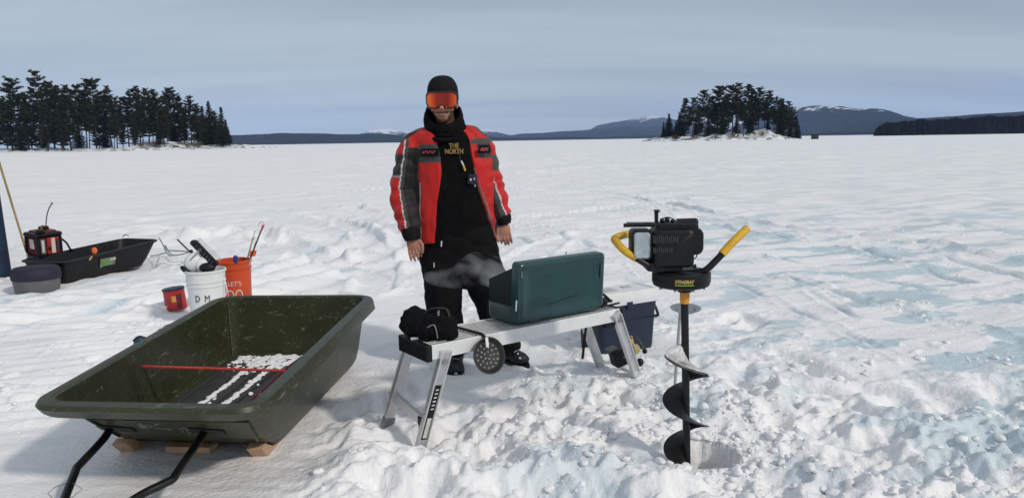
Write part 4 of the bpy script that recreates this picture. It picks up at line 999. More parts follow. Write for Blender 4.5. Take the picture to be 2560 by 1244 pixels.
def coffee_can():
    c = G(432, 776); x, y = c.x, c.y + .08; z0 = gz(x, y) - .012; h = Y(430, 722, y - .07).z - z0
    e = empty('coffee_can', (x, y, z0)); tag(e, 'red coffee can with a dark lid in the snow left of the white bucket', 'can'); R = Matrix.Rotation(-.10, 3, 'Y')
    r = .090
    MB().lathe([(0, 0), (r * .97, 0), (r, .006), (r, .02), (r * .985, .03), (r * .985, h * .88), (r, h * .9), (r, h * .93), (0, h * .93)], (x, y, z0), 40, False, R).build('can_body', M_red, e)
    MB().lathe([(0, h * .90), (r * 1.03, h * .90), (r * 1.03, h * .985), (r * .96, h), (r * .9, h * .985), (0, h * .985)], (x, y, z0), 40, False, R).build('can_lid', M_navy, e)
    lb = MB(); 
    def cyl(th0, th1, za, zb, m, nm):
        g = MB(); K = 8; vs = []
        for i in range(K + 1):
            th = th0 + (th1 - th0) * i / K
            for z in (za, zb): vs.append(Vector((x, y, z0)) + R @ Vector((r * 1.0 * math.cos(th), r * 1.0 * math.sin(th), z)))
        for i in range(K + 1):
            th = th0 + (th1 - th0) * i / K
            for z in (za, zb): vs.append(Vector((x, y, z0)) + R @ Vector((r * .985 * math.cos(th), r * .985 * math.sin(th), z)))
        fs = []; q = 2 * (K + 1)
        for i in range(K): a_ = 2 * i; fs += [(a_, a_ + 2, a_ + 3, a_ + 1), (q + a_, q + a_ + 1, q + a_ + 3, q + a_ + 2)]
        g.add(vs, fs).build(nm, m, e)
    cyl(-1.45, -1.05, h * .38, h * .66, mat('label_yellow', (.55, .30, .05), .5), 'label_picture')
    cyl(-1.02, -.5, h * .1, h * .72, mat('label_maroon', (.09, .008, .02), .5), 'label_panel')
    cyl(-2.5, -2.05, h * .16, h * .24, M_pale, 'label_band')
coffee_can()
# glove and blue cloth behind the olive sled's left rim
def bits():
    y = 4.75; c = Y(428, 822, y); zc = gz(c.x, c.y)
    m = MB(); g = Vector((c.x, c.y, max(zc + .03, c.z)))
    m.ball(g, (.055, .05, .035), 14, 10); m.ball(g + Vector((-.05, -.02, -.01)), (.03, .03, .022), 10, 8); m.ball(g + Vector((.03, 0, -.02)), (.05, .05, .03), 12, 8)
    o = m.build('work_glove', M_grey, None); tag(o, 'crumpled grey glove on the snow behind the left rim of the olive sled', 'glove')
    MB().box(g + Vector((.045, -.02, .012)), (.025, .05, .03)).build('cuff', mat('cuff_grey', (.2, .2, .21), .8), o, 0, bevel=.008)
    y = 4.25; c = Y(362, 856, y); m = MB(); g = Vector((c.x, c.y, c.z)); zc = gz(g.x, g.y)
    rn = random.Random(3)
    for i in range(6): m.ball(g + Vector((rn.uniform(-.04, .04), rn.uniform(-.04, .06), rn.uniform(-.05, .0))), (.045, .05, .035), 10, 8)
    m.lathe([(0, -.12), (.05, -.11), (.05, -.02), (0, 0)], g, 14, False)
    o = m.build('blue_pouch', mat('blue_cloth', (.012, .07, .16), .6, var=.4, scale=30), None); tag(o, 'small blue pouch just behind the left rim of the olive sled', 'pouch')
    MB().tube(spline([g + Vector((-.05, -.03, .02)), g + Vector((0, -.05, .05)), g + Vector((.05, -.02, .02))], 5), .006, 6).build('strap', M_black, o)
bits()
def cooler():
    c = G(1560, 872); z0 = 0.0
    # front face lower corners on the photograph: (1478,868) and (1645,868); it is turned with the platform
    F0 = Vector(G(1498, 893, 0)); F1 = Vector(G(1642, 866, 0)); ax = (F1 - F0).normalized(); ln = (F1 - F0).length; wd = Vector((-ax.y, ax.x, 0)); dp = .26
    T1 = Y(1650, 752, F1.y + .02); H = T1.z + .01
    e = empty('cooler', (F0 + F1) / 2 + wd * dp / 2); tag(e, 'navy blue cooler with a white lid behind the right end of the platform', 'cooler')
    ang = math.atan2(ax.y, ax.x); R = Matrix.Rotation(ang, 3, 'Z'); ctr = (F0 + F1) / 2 + wd * dp / 2
    def ol(s, z, q=.035): return [Vector((ctr.x, ctr.y, z)) + R @ Vector((x, y, 0)) for x, y in rrect(ln * s, dp * s, q, 5)]
    MB().loft([ol(.88, -.02), ol(.92, 0), ol(.935, .02), ol(.99, H * .80), ol(1.0, H * .82), ol(1.02, H * .97), ol(1.02, H)]).build('cooler_body', M_navy, e, 40)
    lid = MB().loft([ol(1.06, H + .001, .04), ol(1.08, H + .006, .04), ol(1.08, H + .075, .04), ol(1.055, H + .088, .04), ol(.95, H + .090, .04), ol(.94, H + .084, .04), ol(.5, H + .084, .04)]).build('cooler_lid', M_white, e, 40)
    gr = MB(); 
    for (x, y, w_, d_) in ((-.08, 0, .10, .10), (.09, .02, .07, .05)): gr.box(Vector((ctr.x, ctr.y, H + .087)) + R @ Vector((x, y, 0)), (w_, d_, .004), R)
    gr.build('cup_recess', mat('lid_grey', (.45, .45, .46), .5), lid, 0, bevel=.002)
    MB().box(Vector((ctr.x, ctr.y, H * .985)) + R @ Vector((0, -dp / 2 - .008, 0)), (.05, .012, .05), R).build('front_latch', M_navy, e, 0, bevel=.004)
    for k in (-1, 1):
        a_ = Vector((ctr.x, ctr.y, H * .80)) + R @ Vector((k * ln * .51, -.07, 0)); b_ = a_ + R @ Vector((0, .14, 0)); o_ = R @ Vector((k * .045, 0, -.06))
        MB().tube(spline([a_ + Vector((0, 0, .05)), a_ + o_ * .8 + Vector((0, 0, .04)), a_ + o_, b_ + o_, b_ + o_ * .8 + Vector((0, 0, .04)), b_ + Vector((0, 0, .05))], 5), .010, 8).build('side_handle', M_navy, e)
    MB().bar(Vector((ctr.x, ctr.y, H * .66)) + R @ Vector((-ln * .48, -dp * .485, 0)), Vector((ctr.x, ctr.y, H * .66)) + R @ Vector((ln * .485, -dp * .485, 0)), .012, .01).build('body_rib', M_navy, e, 0)
cooler()
def small_gear():
    # black electronics case in the snow under the platform
    y = 4.45; c = Y(1556, 887, y); e = empty('black_case', (c.x, c.y, 0)); tag(e, 'small black box tilted in the snow under the right end of the platform', 'box')
    R = Matrix.Rotation(.35, 3, 'Z') @ Matrix.Rotation(-.28, 3, 'Y')
    MB().box(c, (.145, .09, .105), R).build('case', M_black, e, 0, bevel=.016, seg=3)
    MB().box(c + R @ Vector((.012, -.047, .006)), (.055, .004, .012), R).build('front_bar', M_grey, e, 0)
    MB().box(c + R @ Vector((-.05, .02, .055)), (.06, .07, .014), R).build('top_plate', M_grey, e, 0, bevel=.004)
    MB().ball(Y(1600, 905, 4.4), (.022, .02, .026), 12, 8).build('foot', M_black, e)
    # reel and cork grip leaning against the cooler
    y = 4.62; e = empty('fishing_rod', Y(1588, 880, y)); tag(e, 'short ice fishing rod with cork grip and gold reel leaning on the navy cooler', 'fishing rod')
    MB().tube([Y(1577, 846, y), Y(1580, 862, y), Y(1592, 885, y - .02)], [.013, .015, .013], 12).build('cork_grip', M_cork, e)
    MB().lathe([(0, -.018), (.030, -.016), (.034, 0), (.030, .016), (0, .018)], Y(1587, 872, y - .03), 20, False, Matrix.Rotation(1.35, 3, 'X')).build('reel', mat('reel_gold', (.50, .40, .20), .35, metal=.4), e)
    MB().tube([Y(1592, 842, y), Y(1604, 862, y - .02), Y(1612, 878, y - .03)], [.004, .006, .010], 8).build('blank', M_olive, e)
    MB().ball(Y(1612, 877, y - .03), (.016, .014, .018), 10, 8).build('reel_handle', M_black, e)
    MB().ball(Y(1578, 842, y), (.010, .010, .010), 10, 8).build('butt_cap', mat('copper', (.45, .17, .08), .4), e)
small_gear()
def upright_skimmer():
    y = 4.05; c = Y(1714, 770, y); b = Y(1686, 962, y - .02); b.z = min(b.z, gz(b.x, b.y)) - .03
    e = empty('metal_skimmer', b); tag(e, 'round metal ice skimmer standing handle down in the snow behind the auger', 'skimmer')
    MB().lathe([(0, -.022), (.05, -.018), (.080, -.002), (.084, .003), (.078, .003), (.048, -.010), (0, -.014)], c, 36, False, Matrix.Rotation(.10, 3, 'X')).build('bowl', mat('skimmer_metal', (.30, .33, .36), .35, metal=.6), e)
    h = MB(); 
    for k in range(14):
        a = 6.283 * k / 14; h.ball(c + Vector((.052 * math.cos(a), .052 * math.sin(a), -.006)), (.005, .005, .002), 6, 4)
    h.build('perforation', M_grey, e)
    MB().tube([c + Vector((-.03, 0, -.014)), Y(1699, 800, y), b], [.006, .0085, .0085], 10).build('handle', mat('handle_grey', (.40, .42, .43), .4, metal=.5), e)
upright_skimmer()

# ------------------------------------------------------------------ power auger
def auger():
    y = 3.2; A_ = lambda px, py, dy=0.0: Y(px, py, y + dy)
    foot = A_(1722, 1148); foot.z -= .30; top = A_(1711, 722)
    e = empty('ice_auger', (foot.x, foot.y, 0)); tag(e, 'black power ice auger with yellow handle grips standing in a drilled hole at right', 'ice auger')
    sh = MB().tube([top, foot], .0165, 20).build('shaft', M_blackm, e)
    MB().lathe([(0, -.035), (.017, -.035), (.0185, -.03), (.020, -.006), (.0165, 0), (.0165, .01), (0, .01)], A_(1712, 724) + Vector((0, 0, 0)), 20, False).build('collar', M_yellow, e)
    cl = MB().lathe([(.0, -.045), (.018, -.045), (.021, -.03), (.021, .0), (.017, .012), (0, .012)], A_(1712, 732), 20, False).build('collar', mat('collar_orange', (.75, .30, .02), .45), e)
    # helical flight, three turns; the edge passes through the photographed tips
    axd = (foot - top).normalized()
    zt_ = A_(1718, 868).z; R0 = .101
    m = MB(); Nn = 200; turns = 3.2; z_top = A_(1718, 864).z; pitch = A_(1720, 933).z - A_(1720, 1057).z
    inner = []; outer = []; innb = []; outb = []
    for i in range(Nn + 1):
        t = i / Nn; ph = PH0 + t * turns * 2 * math.pi; z = z_top - t * turns * pitch
        cx = top.x + (z - top.z) / axd.z * axd.x; cy = top.y + (z - top.z) / axd.z * axd.y
        r = R0 * min(1, .45 + t * 14)
        ca, sa = math.cos(ph), math.sin(ph)
        inner.append(Vector((cx + .014 * ca, cy + .014 * sa, z + .003))); outer.append(Vector((cx + r * ca, cy + r * sa, z - .006)))
        innb.append(Vector((cx + .014 * ca, cy + .014 * sa, z - .003))); outb.append(Vector((cx + r * ca, cy + r * sa, z - .0095)))
    vs = inner + outer + outb + innb; K = Nn + 1; fs = []
    for i in range(Nn):
        for a_, b_ in ((0, 1), (1, 2), (2, 3), (3, 0)): fs.append((a_ * K + i, b_ * K + i, b_ * K + i + 1, a_ * K + i + 1))
    fs += [(0, K, 2 * K, 3 * K), (K - 1, 4 * K - 1, 3 * K - 1, 2 * K - 1)]
    m.add(vs, fs); fl = m.build('flight', M_blackm, e, 50)
    # frost packed on the upper side
    fr = MB(); vs = []; rs = np.random.RandomState(6)
    i0, i1 = 0, 42
    up_i, dn_i = [], []
    for i in range(i0, i1):
        for k in range(6):
            f = k / 5; p = inner[i].lerp(outer[i], .98 * f); edge = math.sin(min(1, (i - i0) / 8) * 1.57) * (1 - max(0, (i - 28) / 14)) 
            vs.append(p + Vector((0, 0, .002 + (.022 * (1 - f) + .006) * max(0, edge) * (1 + .35 * rs.randn() * .4))))
    n_ = i1 - i0
    fs = [(i * 6 + k, i * 6 + k + 1, (i + 1) * 6 + k + 1, (i + 1) * 6 + k) for i in range(n_ - 1) for k in range(5)]
    b0 = len(vs); vs += [v - Vector((0, 0, .0035)) if False else inner[i0 + j // 6].lerp(outer[i0 + j // 6], .98 * (j % 6) / 5) + Vector((0, 0, .0012)) for j, v in enumerate(vs)]
    fs += [tuple(q + b0 for q in f[::-1]) for f in fs]
    fr.add(vs, fs).build('packed_frost', mat('frost', (.42, .42, .43), .7, var=.5, scale=14, bump=.002, col2=(.8, .81, .82)), fl, 60)
    # gearcase plate
    pc = A_(1703, 693); rot = Matrix.Rotation(.0, 3, 'X')
    MB().lathe([(0, -.040), (.100, -.038), (.118, -.030), (.124, -.012), (.124, .022), (.116, .030), (.06, .034), (0, .034)], pc, 48, False).build('gearcase', M_black, e, 30)
    bt = MB()
    for k in range(8): a_ = 6.283 * (k + .4) / 8; bt.lathe([(0, -.044), (.006, -.044), (.006, -.034), (0, -.034)], pc + Vector((.098 * math.cos(a_), .098 * math.sin(a_), 0)), 8, False)
    bt.build('bolt', M_dkal, e)
    nk = MB().lathe([(.0, -.062), (.03, -.062), (.035, -.036), (0, -.036)], A_(1712, 693), 20, False).build('gear_neck', M_black, e)
    # brand plate, curved round the case
    fwd = Vector((-.12, -1, 0)).normalized(); xd = Vector((-fwd.y, fwd.x, 0)); po = pc + fwd * .1245 + Vector((0, 0, -.002))
    g = MB(); K = 10; Rr = .1265; vs = []
    for i in range(K + 1):
        u = -.042 + .084 * i / K; th = math.atan2(fwd.y, fwd.x) + u / Rr
        for rad, z in ((Rr, -.015), (Rr, .019), (Rr - .003, -.015), (Rr - .003, .019)): vs.append(Vector((pc.x + rad * math.cos(th), pc.y + rad * math.sin(th), pc.z + z)))
    fs = []
    for i in range(K): a_ = 4 * i; fs += [(a_, a_ + 4, a_ + 5, a_ + 1), (a_ + 2, a_ + 3, a_ + 7, a_ + 6), (a_ + 1, a_ + 5, a_ + 7, a_ + 3), (a_, a_ + 2, a_ + 6, a_ + 4)]
    fs += [(0, 1, 3, 2), (4 * K, 4 * K + 2, 4 * K + 3, 4 * K + 1)]
    pl = g.add(vs, fs).build('brand_plate', M_black, e)
    text_mesh('STINGRAY', .020, 'lettering', M_gold, frame_from(pc + fwd * .1275 + Vector((0, 0, .002)), xd, (0, 0, 1)), pl, bend=.1275, shear=.25, bold=.0006, ext=.0006, sx=.82)
    ul = MB(); vs = []
    for i in range(K + 1):
        u = -.038 + .078 * i / K; th = math.atan2(fwd.y, fwd.x) + u / Rr
        for rad, z in ((Rr + .001, -.0135), (Rr + .001, -.0105), (Rr - .001, -.0135), (Rr - .001, -.0105)): vs.append(Vector((pc.x + rad * math.cos(th), pc.y + rad * math.sin(th), pc.z + z)))
    ul.add(vs, fs).build('underline', M_lime, pl)
    # engine
    ec = A_(1690, 618, .02); eng = empty('engine', ec); eng.parent = e; eng.matrix_parent_inverse = parent_inv(e)
    bpy.data.objects.remove(eng)
    def shape(px0, py0, px1, py1, dy, dep, r, name, mt, par=e, sm=35):
        a_ = A_(px0, py0, dy); b_ = A_(px1, py1, dy); w_ = abs(b_.x - a_.x); h_ = abs(a_.z - b_.z); c_ = (a_ + b_) / 2
        rings = []
        for q, s_ in ((-dep / 2, .86), (-dep / 2 + .008, .97), (-dep / 2 + .02, 1), (dep / 2 - .02, 1), (dep / 2 - .006, .95), (dep / 2, .86)):
            rings.append([c_ + Vector((x * s_, q, z * s_)) for x, z in rrect(w_, h_, min(r, w_ * .49, h_ * .49), 5)])
        return MB().loft(rings).build(name, mt, par, sm)
    sh_ = shape(1628, 570, 1726, 662, .0, .16, .022, 'engine_shroud', M_black)
    shape(1700, 566, 1750, 632, .0, .14, .030, 'recoil_cover', M_black)
    shape(1612, 650, 1700, 672, .0, .13, .01, 'engine_base', M_black)
    shape(1636, 556, 1740, 582, .01, .12, .012, 'engine_top', M_black)
    # cooling grille
    gl = MB()
    for row, (z0, z1, n_) in enumerate(((588, 608, 13), (618, 633, 10))):
        for k in range(n_):
            px = 1634 + k * 5.0; a_ = A_(px, z0 + (k % 3) * 1.2, -.083); b_ = A_(px + .6, z1 - (k % 4), -.083); gl.bar(a_, b_, .0034, .004, (0, -1, 0))
    gl.build('cooling_fin', mat('fin_grey', (.06, .06, .062), .5, metal=.3), sh_, 0)
    # fuel tank in its black cradle
    shape(1575, 572, 1628, 648, .0, .12, .02, 'tank_cradle', M_black)
    shape(1580, 577, 1621, 643, -.012, .115, .014, 'fuel_tank', mat('fuel_tank_plastic', (.36, .41, .45), .25, var=.2, scale=14, spec=.5))
    # horizontal muffler/air tube, starter post and throttle body on top
    MB().tube([A_(1559, 563, -.02), A_(1636, 562, -.02)], .0085, 14).build('air_tube', M_black, e)
    MB().tube([A_(1566, 556, .03), A_(1640, 556, .03)], .003, 8).build('control_rod', M_dkal, e)
    MB().tube([A_(1641, 530, 0), A_(1641, 556, 0)], [.009, .008], 12).build('starter_post', M_black, e)
    MB().box(A_(1642, 527, 0), (.022, .03, .010)).build('starter_grip', M_black, e, 0, bevel=.003)
    MB().tube([A_(1692, 556, 0), A_(1739, 556, 0)], [.017, .019], 16).build('air_filter', M_black, e)
    MB().ball(A_(1739, 556, 0), (.012, .019, .019), 14, 8).build('filter_cap', M_black, e)
    ct = MB()
    for (p_, r_) in (((1655, 551), .010), ((1668, 549), .012), ((1681, 553), .010), ((1663, 560), .016), ((1725, 574), .016), ((1708, 578), .012)): ct.ball(A_(*p_), r_, 10, 8)
    ct.box(A_(1672, 562), (.07, .05, .02)); ct.box(A_(1720, 570), (.05, .05, .02))
    ct.build('carburettor', M_blackm, e, 30, bevel=.002)
    for P_, r_ in ((spline([A_(1650, 548, -.03), A_(1672, 543, -.05), A_(1690, 552, -.05), A_(1712, 566, -.06)], 5), .0028), (spline([A_(1740, 620, -.03), A_(1742, 640, -.05), A_(1730, 652, -.05), A_(1738, 670, -.06)], 5), .0025),
                   ([A_(1723, 655, -.04), A_(1737, 672, -.05)], .003), ([A_(1692, 665, -.05), A_(1692, 680, -.06)], .004)):
        MB().tube(P_, r_, 6).build('cable', M_black, e)
    MB().ball(A_(1738, 665, -.04), (.006, .006, .010), 8, 6).build('choke_knob', M_black, e)
    # handle bars
    def hb(pts, r, nm, mt): return MB().tube(spline(pts, 7), r, 14).build(nm, mt, e)
    hb([A_(1712, 684, -.03), A_(1752, 679, -.05), A_(1768, 672, -.06), A_(1785, 656, -.06), A_(1806, 634, -.06)], .0145, 'handle_bar', M_blackm)
    hb([A_(1805, 635, -.06), A_(1826, 611, -.05), A_(1850, 588, -.03), A_(1867, 571, -.01)], .0175, 'foam_grip', M_yellow)
    hb([A_(1680, 690, -.02), A_(1648, 678, -.04), A_(1622, 664, -.05), A_(1588, 644, -.05)], .0135, 'handle_bar', M_blackm)
    hb([A_(1590, 645, -.05), A_(1562, 627, -.04), A_(1543, 607, -.01), A_(1537, 596, .05), A_(1556, 588, .12), A_(1580, 583, .18)], .0165, 'foam_grip', M_yellow)
    hb([A_(1580, 583, .18), A_(1620, 590, .20), A_(1660, 640, .16), A_(1690, 680, .08)], .0125, 'handle_bar', M_blackm)
    # cutting blades out of sight in the hole
    MB().bar(foot + Vector((-.09, 0, .03)), foot + Vector((.09, 0, .03)), .05, .004).build('cutting_blade', M_dkal, e, 0)
PH0 = math.radians(150)
auger()

# ------------------------------------------------------------------ far sled with generator and what lies about it
def far_sled():
    zt = .30
    # outline from photograph: near right rim (130,655)...(395,592); the long axis recedes to the right
    c = [G(108, 668, .34), G(250, 655, .34), G(400, 594, .46), G(285, 590, .46)]
    A = G(70, 652, .36); B_ = Y(160, 655, 7.75); C_ = Y(397, 598, 9.0); D_ = G(285, 592, .40)
    a = G(118, 702, .02); b = G(158, 698, .02); cc = G(350, 664, .03); d = G(280, 640, .03)
    ax = Vector((C_.x - B_.x, C_.y - B_.y, 0)); L_ = ax.length; ax.normalize(); wd = Vector((-ax.y, ax.x, 0)); Wd = .60
    A = B_ + wd * Wd; D_ = C_ + wd * Wd * .9; 
    b = Vector((B_.x, B_.y, .0)) + ax * .04 + wd * .05; cc = Vector((C_.x, C_.y, .04)) - ax * .16 + wd * .06; a = b + wd * (Wd - .14); d = cc + wd * (Wd - .2)
    e = empty('black_sled', (a + b + cc + d) / 4); tag(e, 'long black plastic sled with a green label, carrying the red generator at far left', 'sled')
    A.z = B_.z; D_.z = C_.z
    print('far sled', B_, C_)
    top = quad_outline([A, B_, C_, D_], [.08, .08, .1, .1], 5); bot = quad_outline([a, b, cc, d], [.08, .08, .1, .1], 5); n = len(top); cen = sum(bot, Vector()) / n
    # bow kicks up: raise the last part of the floor
    rings = [[cen.lerp(p, .4) for p in bot], [cen.lerp(p, .97) for p in bot], [p + Vector((0, 0, .02)) for p in bot]] + [interp_outline(top, bot, t) for t in (.3, .65, .9)]
    q = interp_outline(top, bot, .92); rings += [offs(q, .022), offs(top, .022, -.004), offs(top, 0, .003), offs(top, -.01, 0)] + [offs(interp_outline(top, bot, t), -.01) for t in (.7, .3)] + [[cen.lerp(p, .92) + Vector((0, 0, .015)) for p in bot], [cen.lerp(p, .4) + Vector((0, 0, .015)) for p in bot]]
    # orientation may be clockwise: offs() wants anticlockwise
    hull = MB().loft(rings).build('hull', M_black, e, 40)
    rb = MB()
    for t in (.62, .70, .80, .88): p = A.lerp(D_, t) - wd * .02; rb.bar(p + Vector((0, 0, -.02)), p + Vector((0, 0, -.2)), .03, .02)
    rb.build('inner_rib', mat('rib_black', (.03, .03, .032), .5), hull, 0, bevel=.004)
    # label on the near side
    nrm = -wd; pm = Y(237, 656, B_.y + (C_.y - B_.y) * .45)
    lp = B_.lerp(C_, .45); lq = b.lerp(cc, .42); base = lp.lerp(lq, .42) + nrm * .012; up_ = (lp - lq).normalized()
    M_ = frame_from(base, ax, up_)
    lb = MB(); lb.box((0, 0, 0), (.20, .085, .006)); lb.v = [tuple(M_ @ Vector(v)) for v in lb.v]
    l_ = lb.build('label', mat('label_grey', (.16, .17, .14), .5, var=.3, scale=30), e, 0)
    text_mesh('JET', .085, 'lettering', mat('label_green', (.10, .30, .02), .5), frame_from(base + M_.to_3x3() @ Vector((-.03, -.008, .005)), ax, up_), l_, shear=.3, bold=.003, ext=.001)
    text_mesh('SLED', .035, 'lettering', M_pale, frame_from(base + M_.to_3x3() @ Vector((.065, .02, .005)), ax, up_), l_, shear=.3, bold=.001, ext=.001)
    # tow rope: bow to the loops in front of the white bucket
    P = [Y(398, 595, C_.y), Y(408, 612, C_.y - .2), Y(415, 628, C_.y - .5)]; 
    rp = MB(); rp.tube(P, .007, 6); g0 = G(415, 632, .03)
    rp.tube(spline([Vector(P[-1]), g0 + Vector((0, 0, .1)), G(430, 637, .12), G(470, 631, .15), G(466, 628, .2), G(424, 626, .2), Vector(P[-1])], 6), .008, 6)
    rp.tube(spline([G(375, 640, .04), G(395, 637, .05), G(415, 632, .06), G(426, 640, .03), G(445, 643, .03), G(480, 640, .03)], 5), .008, 6)
    rp.build('tow_rope', M_dkal, e)
    MB().tube(spline([Y(306, 592, D_.y), Y(314, 586, D_.y), Y(322, 590, D_.y)], 4), .006, 6).build('rope_loop', M_rope, e)
    bg = MB(); bg.tube([G(150, 632, .36), G(100, 640, .36)], .01, 6)
    return ax, wd, A, B_, C_, D_
ax_, wd_, sA, sB, sC, sD = far_sled()
def generator():
    y = sB.y + .35; e = empty('portable_generator', Y(115, 640, y)); tag(e, 'red and black portable generator sitting in the rear of the black sled', 'generator')
    def q(px, py, dy=0): return Y(px, py, y + dy)
    # box: left face narrow, front face wide; turned so its right side faces us
    p0 = q(66, 636, .25); p1 = q(98, 640, 0); p2 = q(158, 640, .30); h = (q(98, 596).z - q(98, 640).z)
    ax1 = (p2 - p1); ax1.z = 0; l1_ = ax1.length; ax1.normalize(); ax2 = (p0 - p1); ax2.z = 0; l2_ = ax2.length; ax2.normalize(); b0 = p1
    def P(u, v, z): return Vector((b0.x, b0.y, b0.z)) + ax1 * u * l1_ + ax2 * v * l2_ + Vector((0, 0, z * h))
    def blk(u0, u1, v0, v1, z0, z1, nm, m, bev=.015):
        vs = [P(u, v, z) for u in (u0, u1) for v in (v0, v1) for z in (z0, z1)]
        return MB().add(vs, [(0, 1, 3, 2), (4, 6, 7, 5), (0, 4, 5, 1), (2, 3, 7, 6), (0, 2, 6, 4), (1, 5, 7, 3)]).build(nm, m, e, 0, bevel=bev)
    Mr = mat('generator_red', (.13, .008, .016), .45, var=.2, scale=10); Mb = mat('bright_red', (.34, .02, .02), .45, var=.35, scale=30)
    blk(.03, .97, .03, .97, 0, 1.0, 'housing', Mr, .02); blk(.02, .98, .02, .98, -.22, .08, 'skid', M_black, .02)
    blk(-.06, 1.06, -.05, 1.05, .98, 1.24, 'top_frame', M_black, .03); blk(.12, .9, .12, .9, 1.18, 1.34, 'top_cover', Mr, .03)
    blk(-.02, .10, -.02, .10, 0, 1.0, 'corner_post', M_black, .01); blk(.92, 1.02, -.02, .1, 0, 1.0, 'corner_post', M_black, .01); blk(-.02, .1, .9, 1.02, 0, 1., 'corner_post', M_black, .01)
    blk(.10, .30, -.02, .02, .05, .9, 'control_panel', M_grey, .004); blk(.14, .24, -.035, -.0, .15, .85, 'panel_print', M_pale, .002)
    blk(.36, .88, -.025, .02, .02, .95, 'side_cover', Mb, .004); blk(.54, .70, -.04, .0, .05, .92, 'white_stripe', mat('cream', (.62, .58, .48), .5), .003)
    blk(-.03, .02, .3, .6, .35, .9, 'side_print', M_pale, .003)
    blk(.40, .50, -.05, -.02, .25, .45, 'starter_grip', M_black, .01); blk(.74, .86, -.045, -.02, .1, .8, 'exhaust_cover', M_black, .01)
    for k_ in range(5): blk(.755, .845, -.05, -.044, .16 + .13 * k_, .22 + .13 * k_, 'exhaust_slot', M_grey, .001)
    MB().lathe([(0, 0), (.05, 0), (.055, .02), (.04, .035), (0, .04)], P(.62, .6, 1.34), 16, False).build('fuel_cap', M_black, e)
    MB().lathe([(0, -.02), (.045, -.02), (.05, 0), (.03, .02), (0, .02)], P(.16, .05, 1.36), 14, False).build('choke_dial', M_black, e)
    MB().tube(spline([P(.35, .3, 1.34), P(.45, .4, 1.55), P(.6, .5, 1.5), P(.7, .6, 1.34)], 5), .012, 8).build('carry_grip', mat('brown_grip', (.14, .07, .04), .6), e)
    a = MB().tube(spline([q(115, 578, .1), q(115, 560, .1), q(117, 540, .1), q(122, 522, .1), q(130, 508, .1)], 5), .006, 6)
    o = a.build('antenna_rod', M_black, None); tag(o, 'thin black whip rod bending up out of the red generator', 'rod')
    MB().ball(q(130, 508, .1), .011, 8, 6).build('tip', M_grey, o)
    cab = MB(); cab.tube(spline([P(1.02, .1, .8), P(1.2, 0, .5), P(1.3, -.1, .1), P(1.6, 0, -.05), P(2.2, .1, -.1)], 6), .012, 6)
    cab.build('power_cord', M_black, e)
    # orange float in the sled and its line
    c = G(236, 626, .36)
    o = MB().ball(c, (.03, .012, .035), 12, 8).build('orange_flag', mat('orange_bright', (.75, .12, .03), .5), None); tag(o, 'small bright orange flag inside the black sled', 'flag')
    MB().bar(c + Vector((-.03, 0, -.06)), c + Vector((-.06, 0, -.1)), .012, .012).build('stake', M_cork, o, 0)
generator()
def basin():
    c = G(76, 706, .1); x, y = c.x, c.y + .1; z0 = -.02; e = empty('round_basin', (x, y, z0)); tag(e, 'grey oval tub with a padded dark blue top in front of the black sled', 'tub')
    out = [(x + .215 * math.cos(6.283 * k / 40), y + .20 * math.sin(6.283 * k / 40)) for k in range(40)]
    h = .155
    def rg(s, z): return [Vector((x + (p - x) * s, y + (q_ - y) * s, z)) for p, q_ in out]
    MB().loft([rg(.86, z0), rg(.93, z0 + .02), rg(.98, z0 + h * .7), rg(1.0, z0 + h)]).build('tub_wall', M_grey, e, 40)
    MB().loft([rg(1.03, z0 + h * .93), rg(1.05, z0 + h), rg(1.05, z0 + h * 1.35), rg(1.01, z0 + h * 1.55), rg(.9, z0 + h * 1.68), rg(.5, z0 + h * 1.74)]).build('padded_top', mat('navy_pad', (.012, .011, .028), .7, var=.3, scale=12), e, 40)
basin()
def hoop():
    o = MB().tube(spline([G(70, 650, .1), G(76, 640, .22), G(88, 636, .25), G(100, 646, .2), G(102, 658, .1)], 5), .022, 8).build('black_hose', M_black, None)
    tag(o, 'short black hose arched over the snow below the red generator', 'hose')
    MB().tube([G(68, 652, .1), G(71, 648, .13)], .026, 10).build('coupling', M_dkal, o)
hoop()
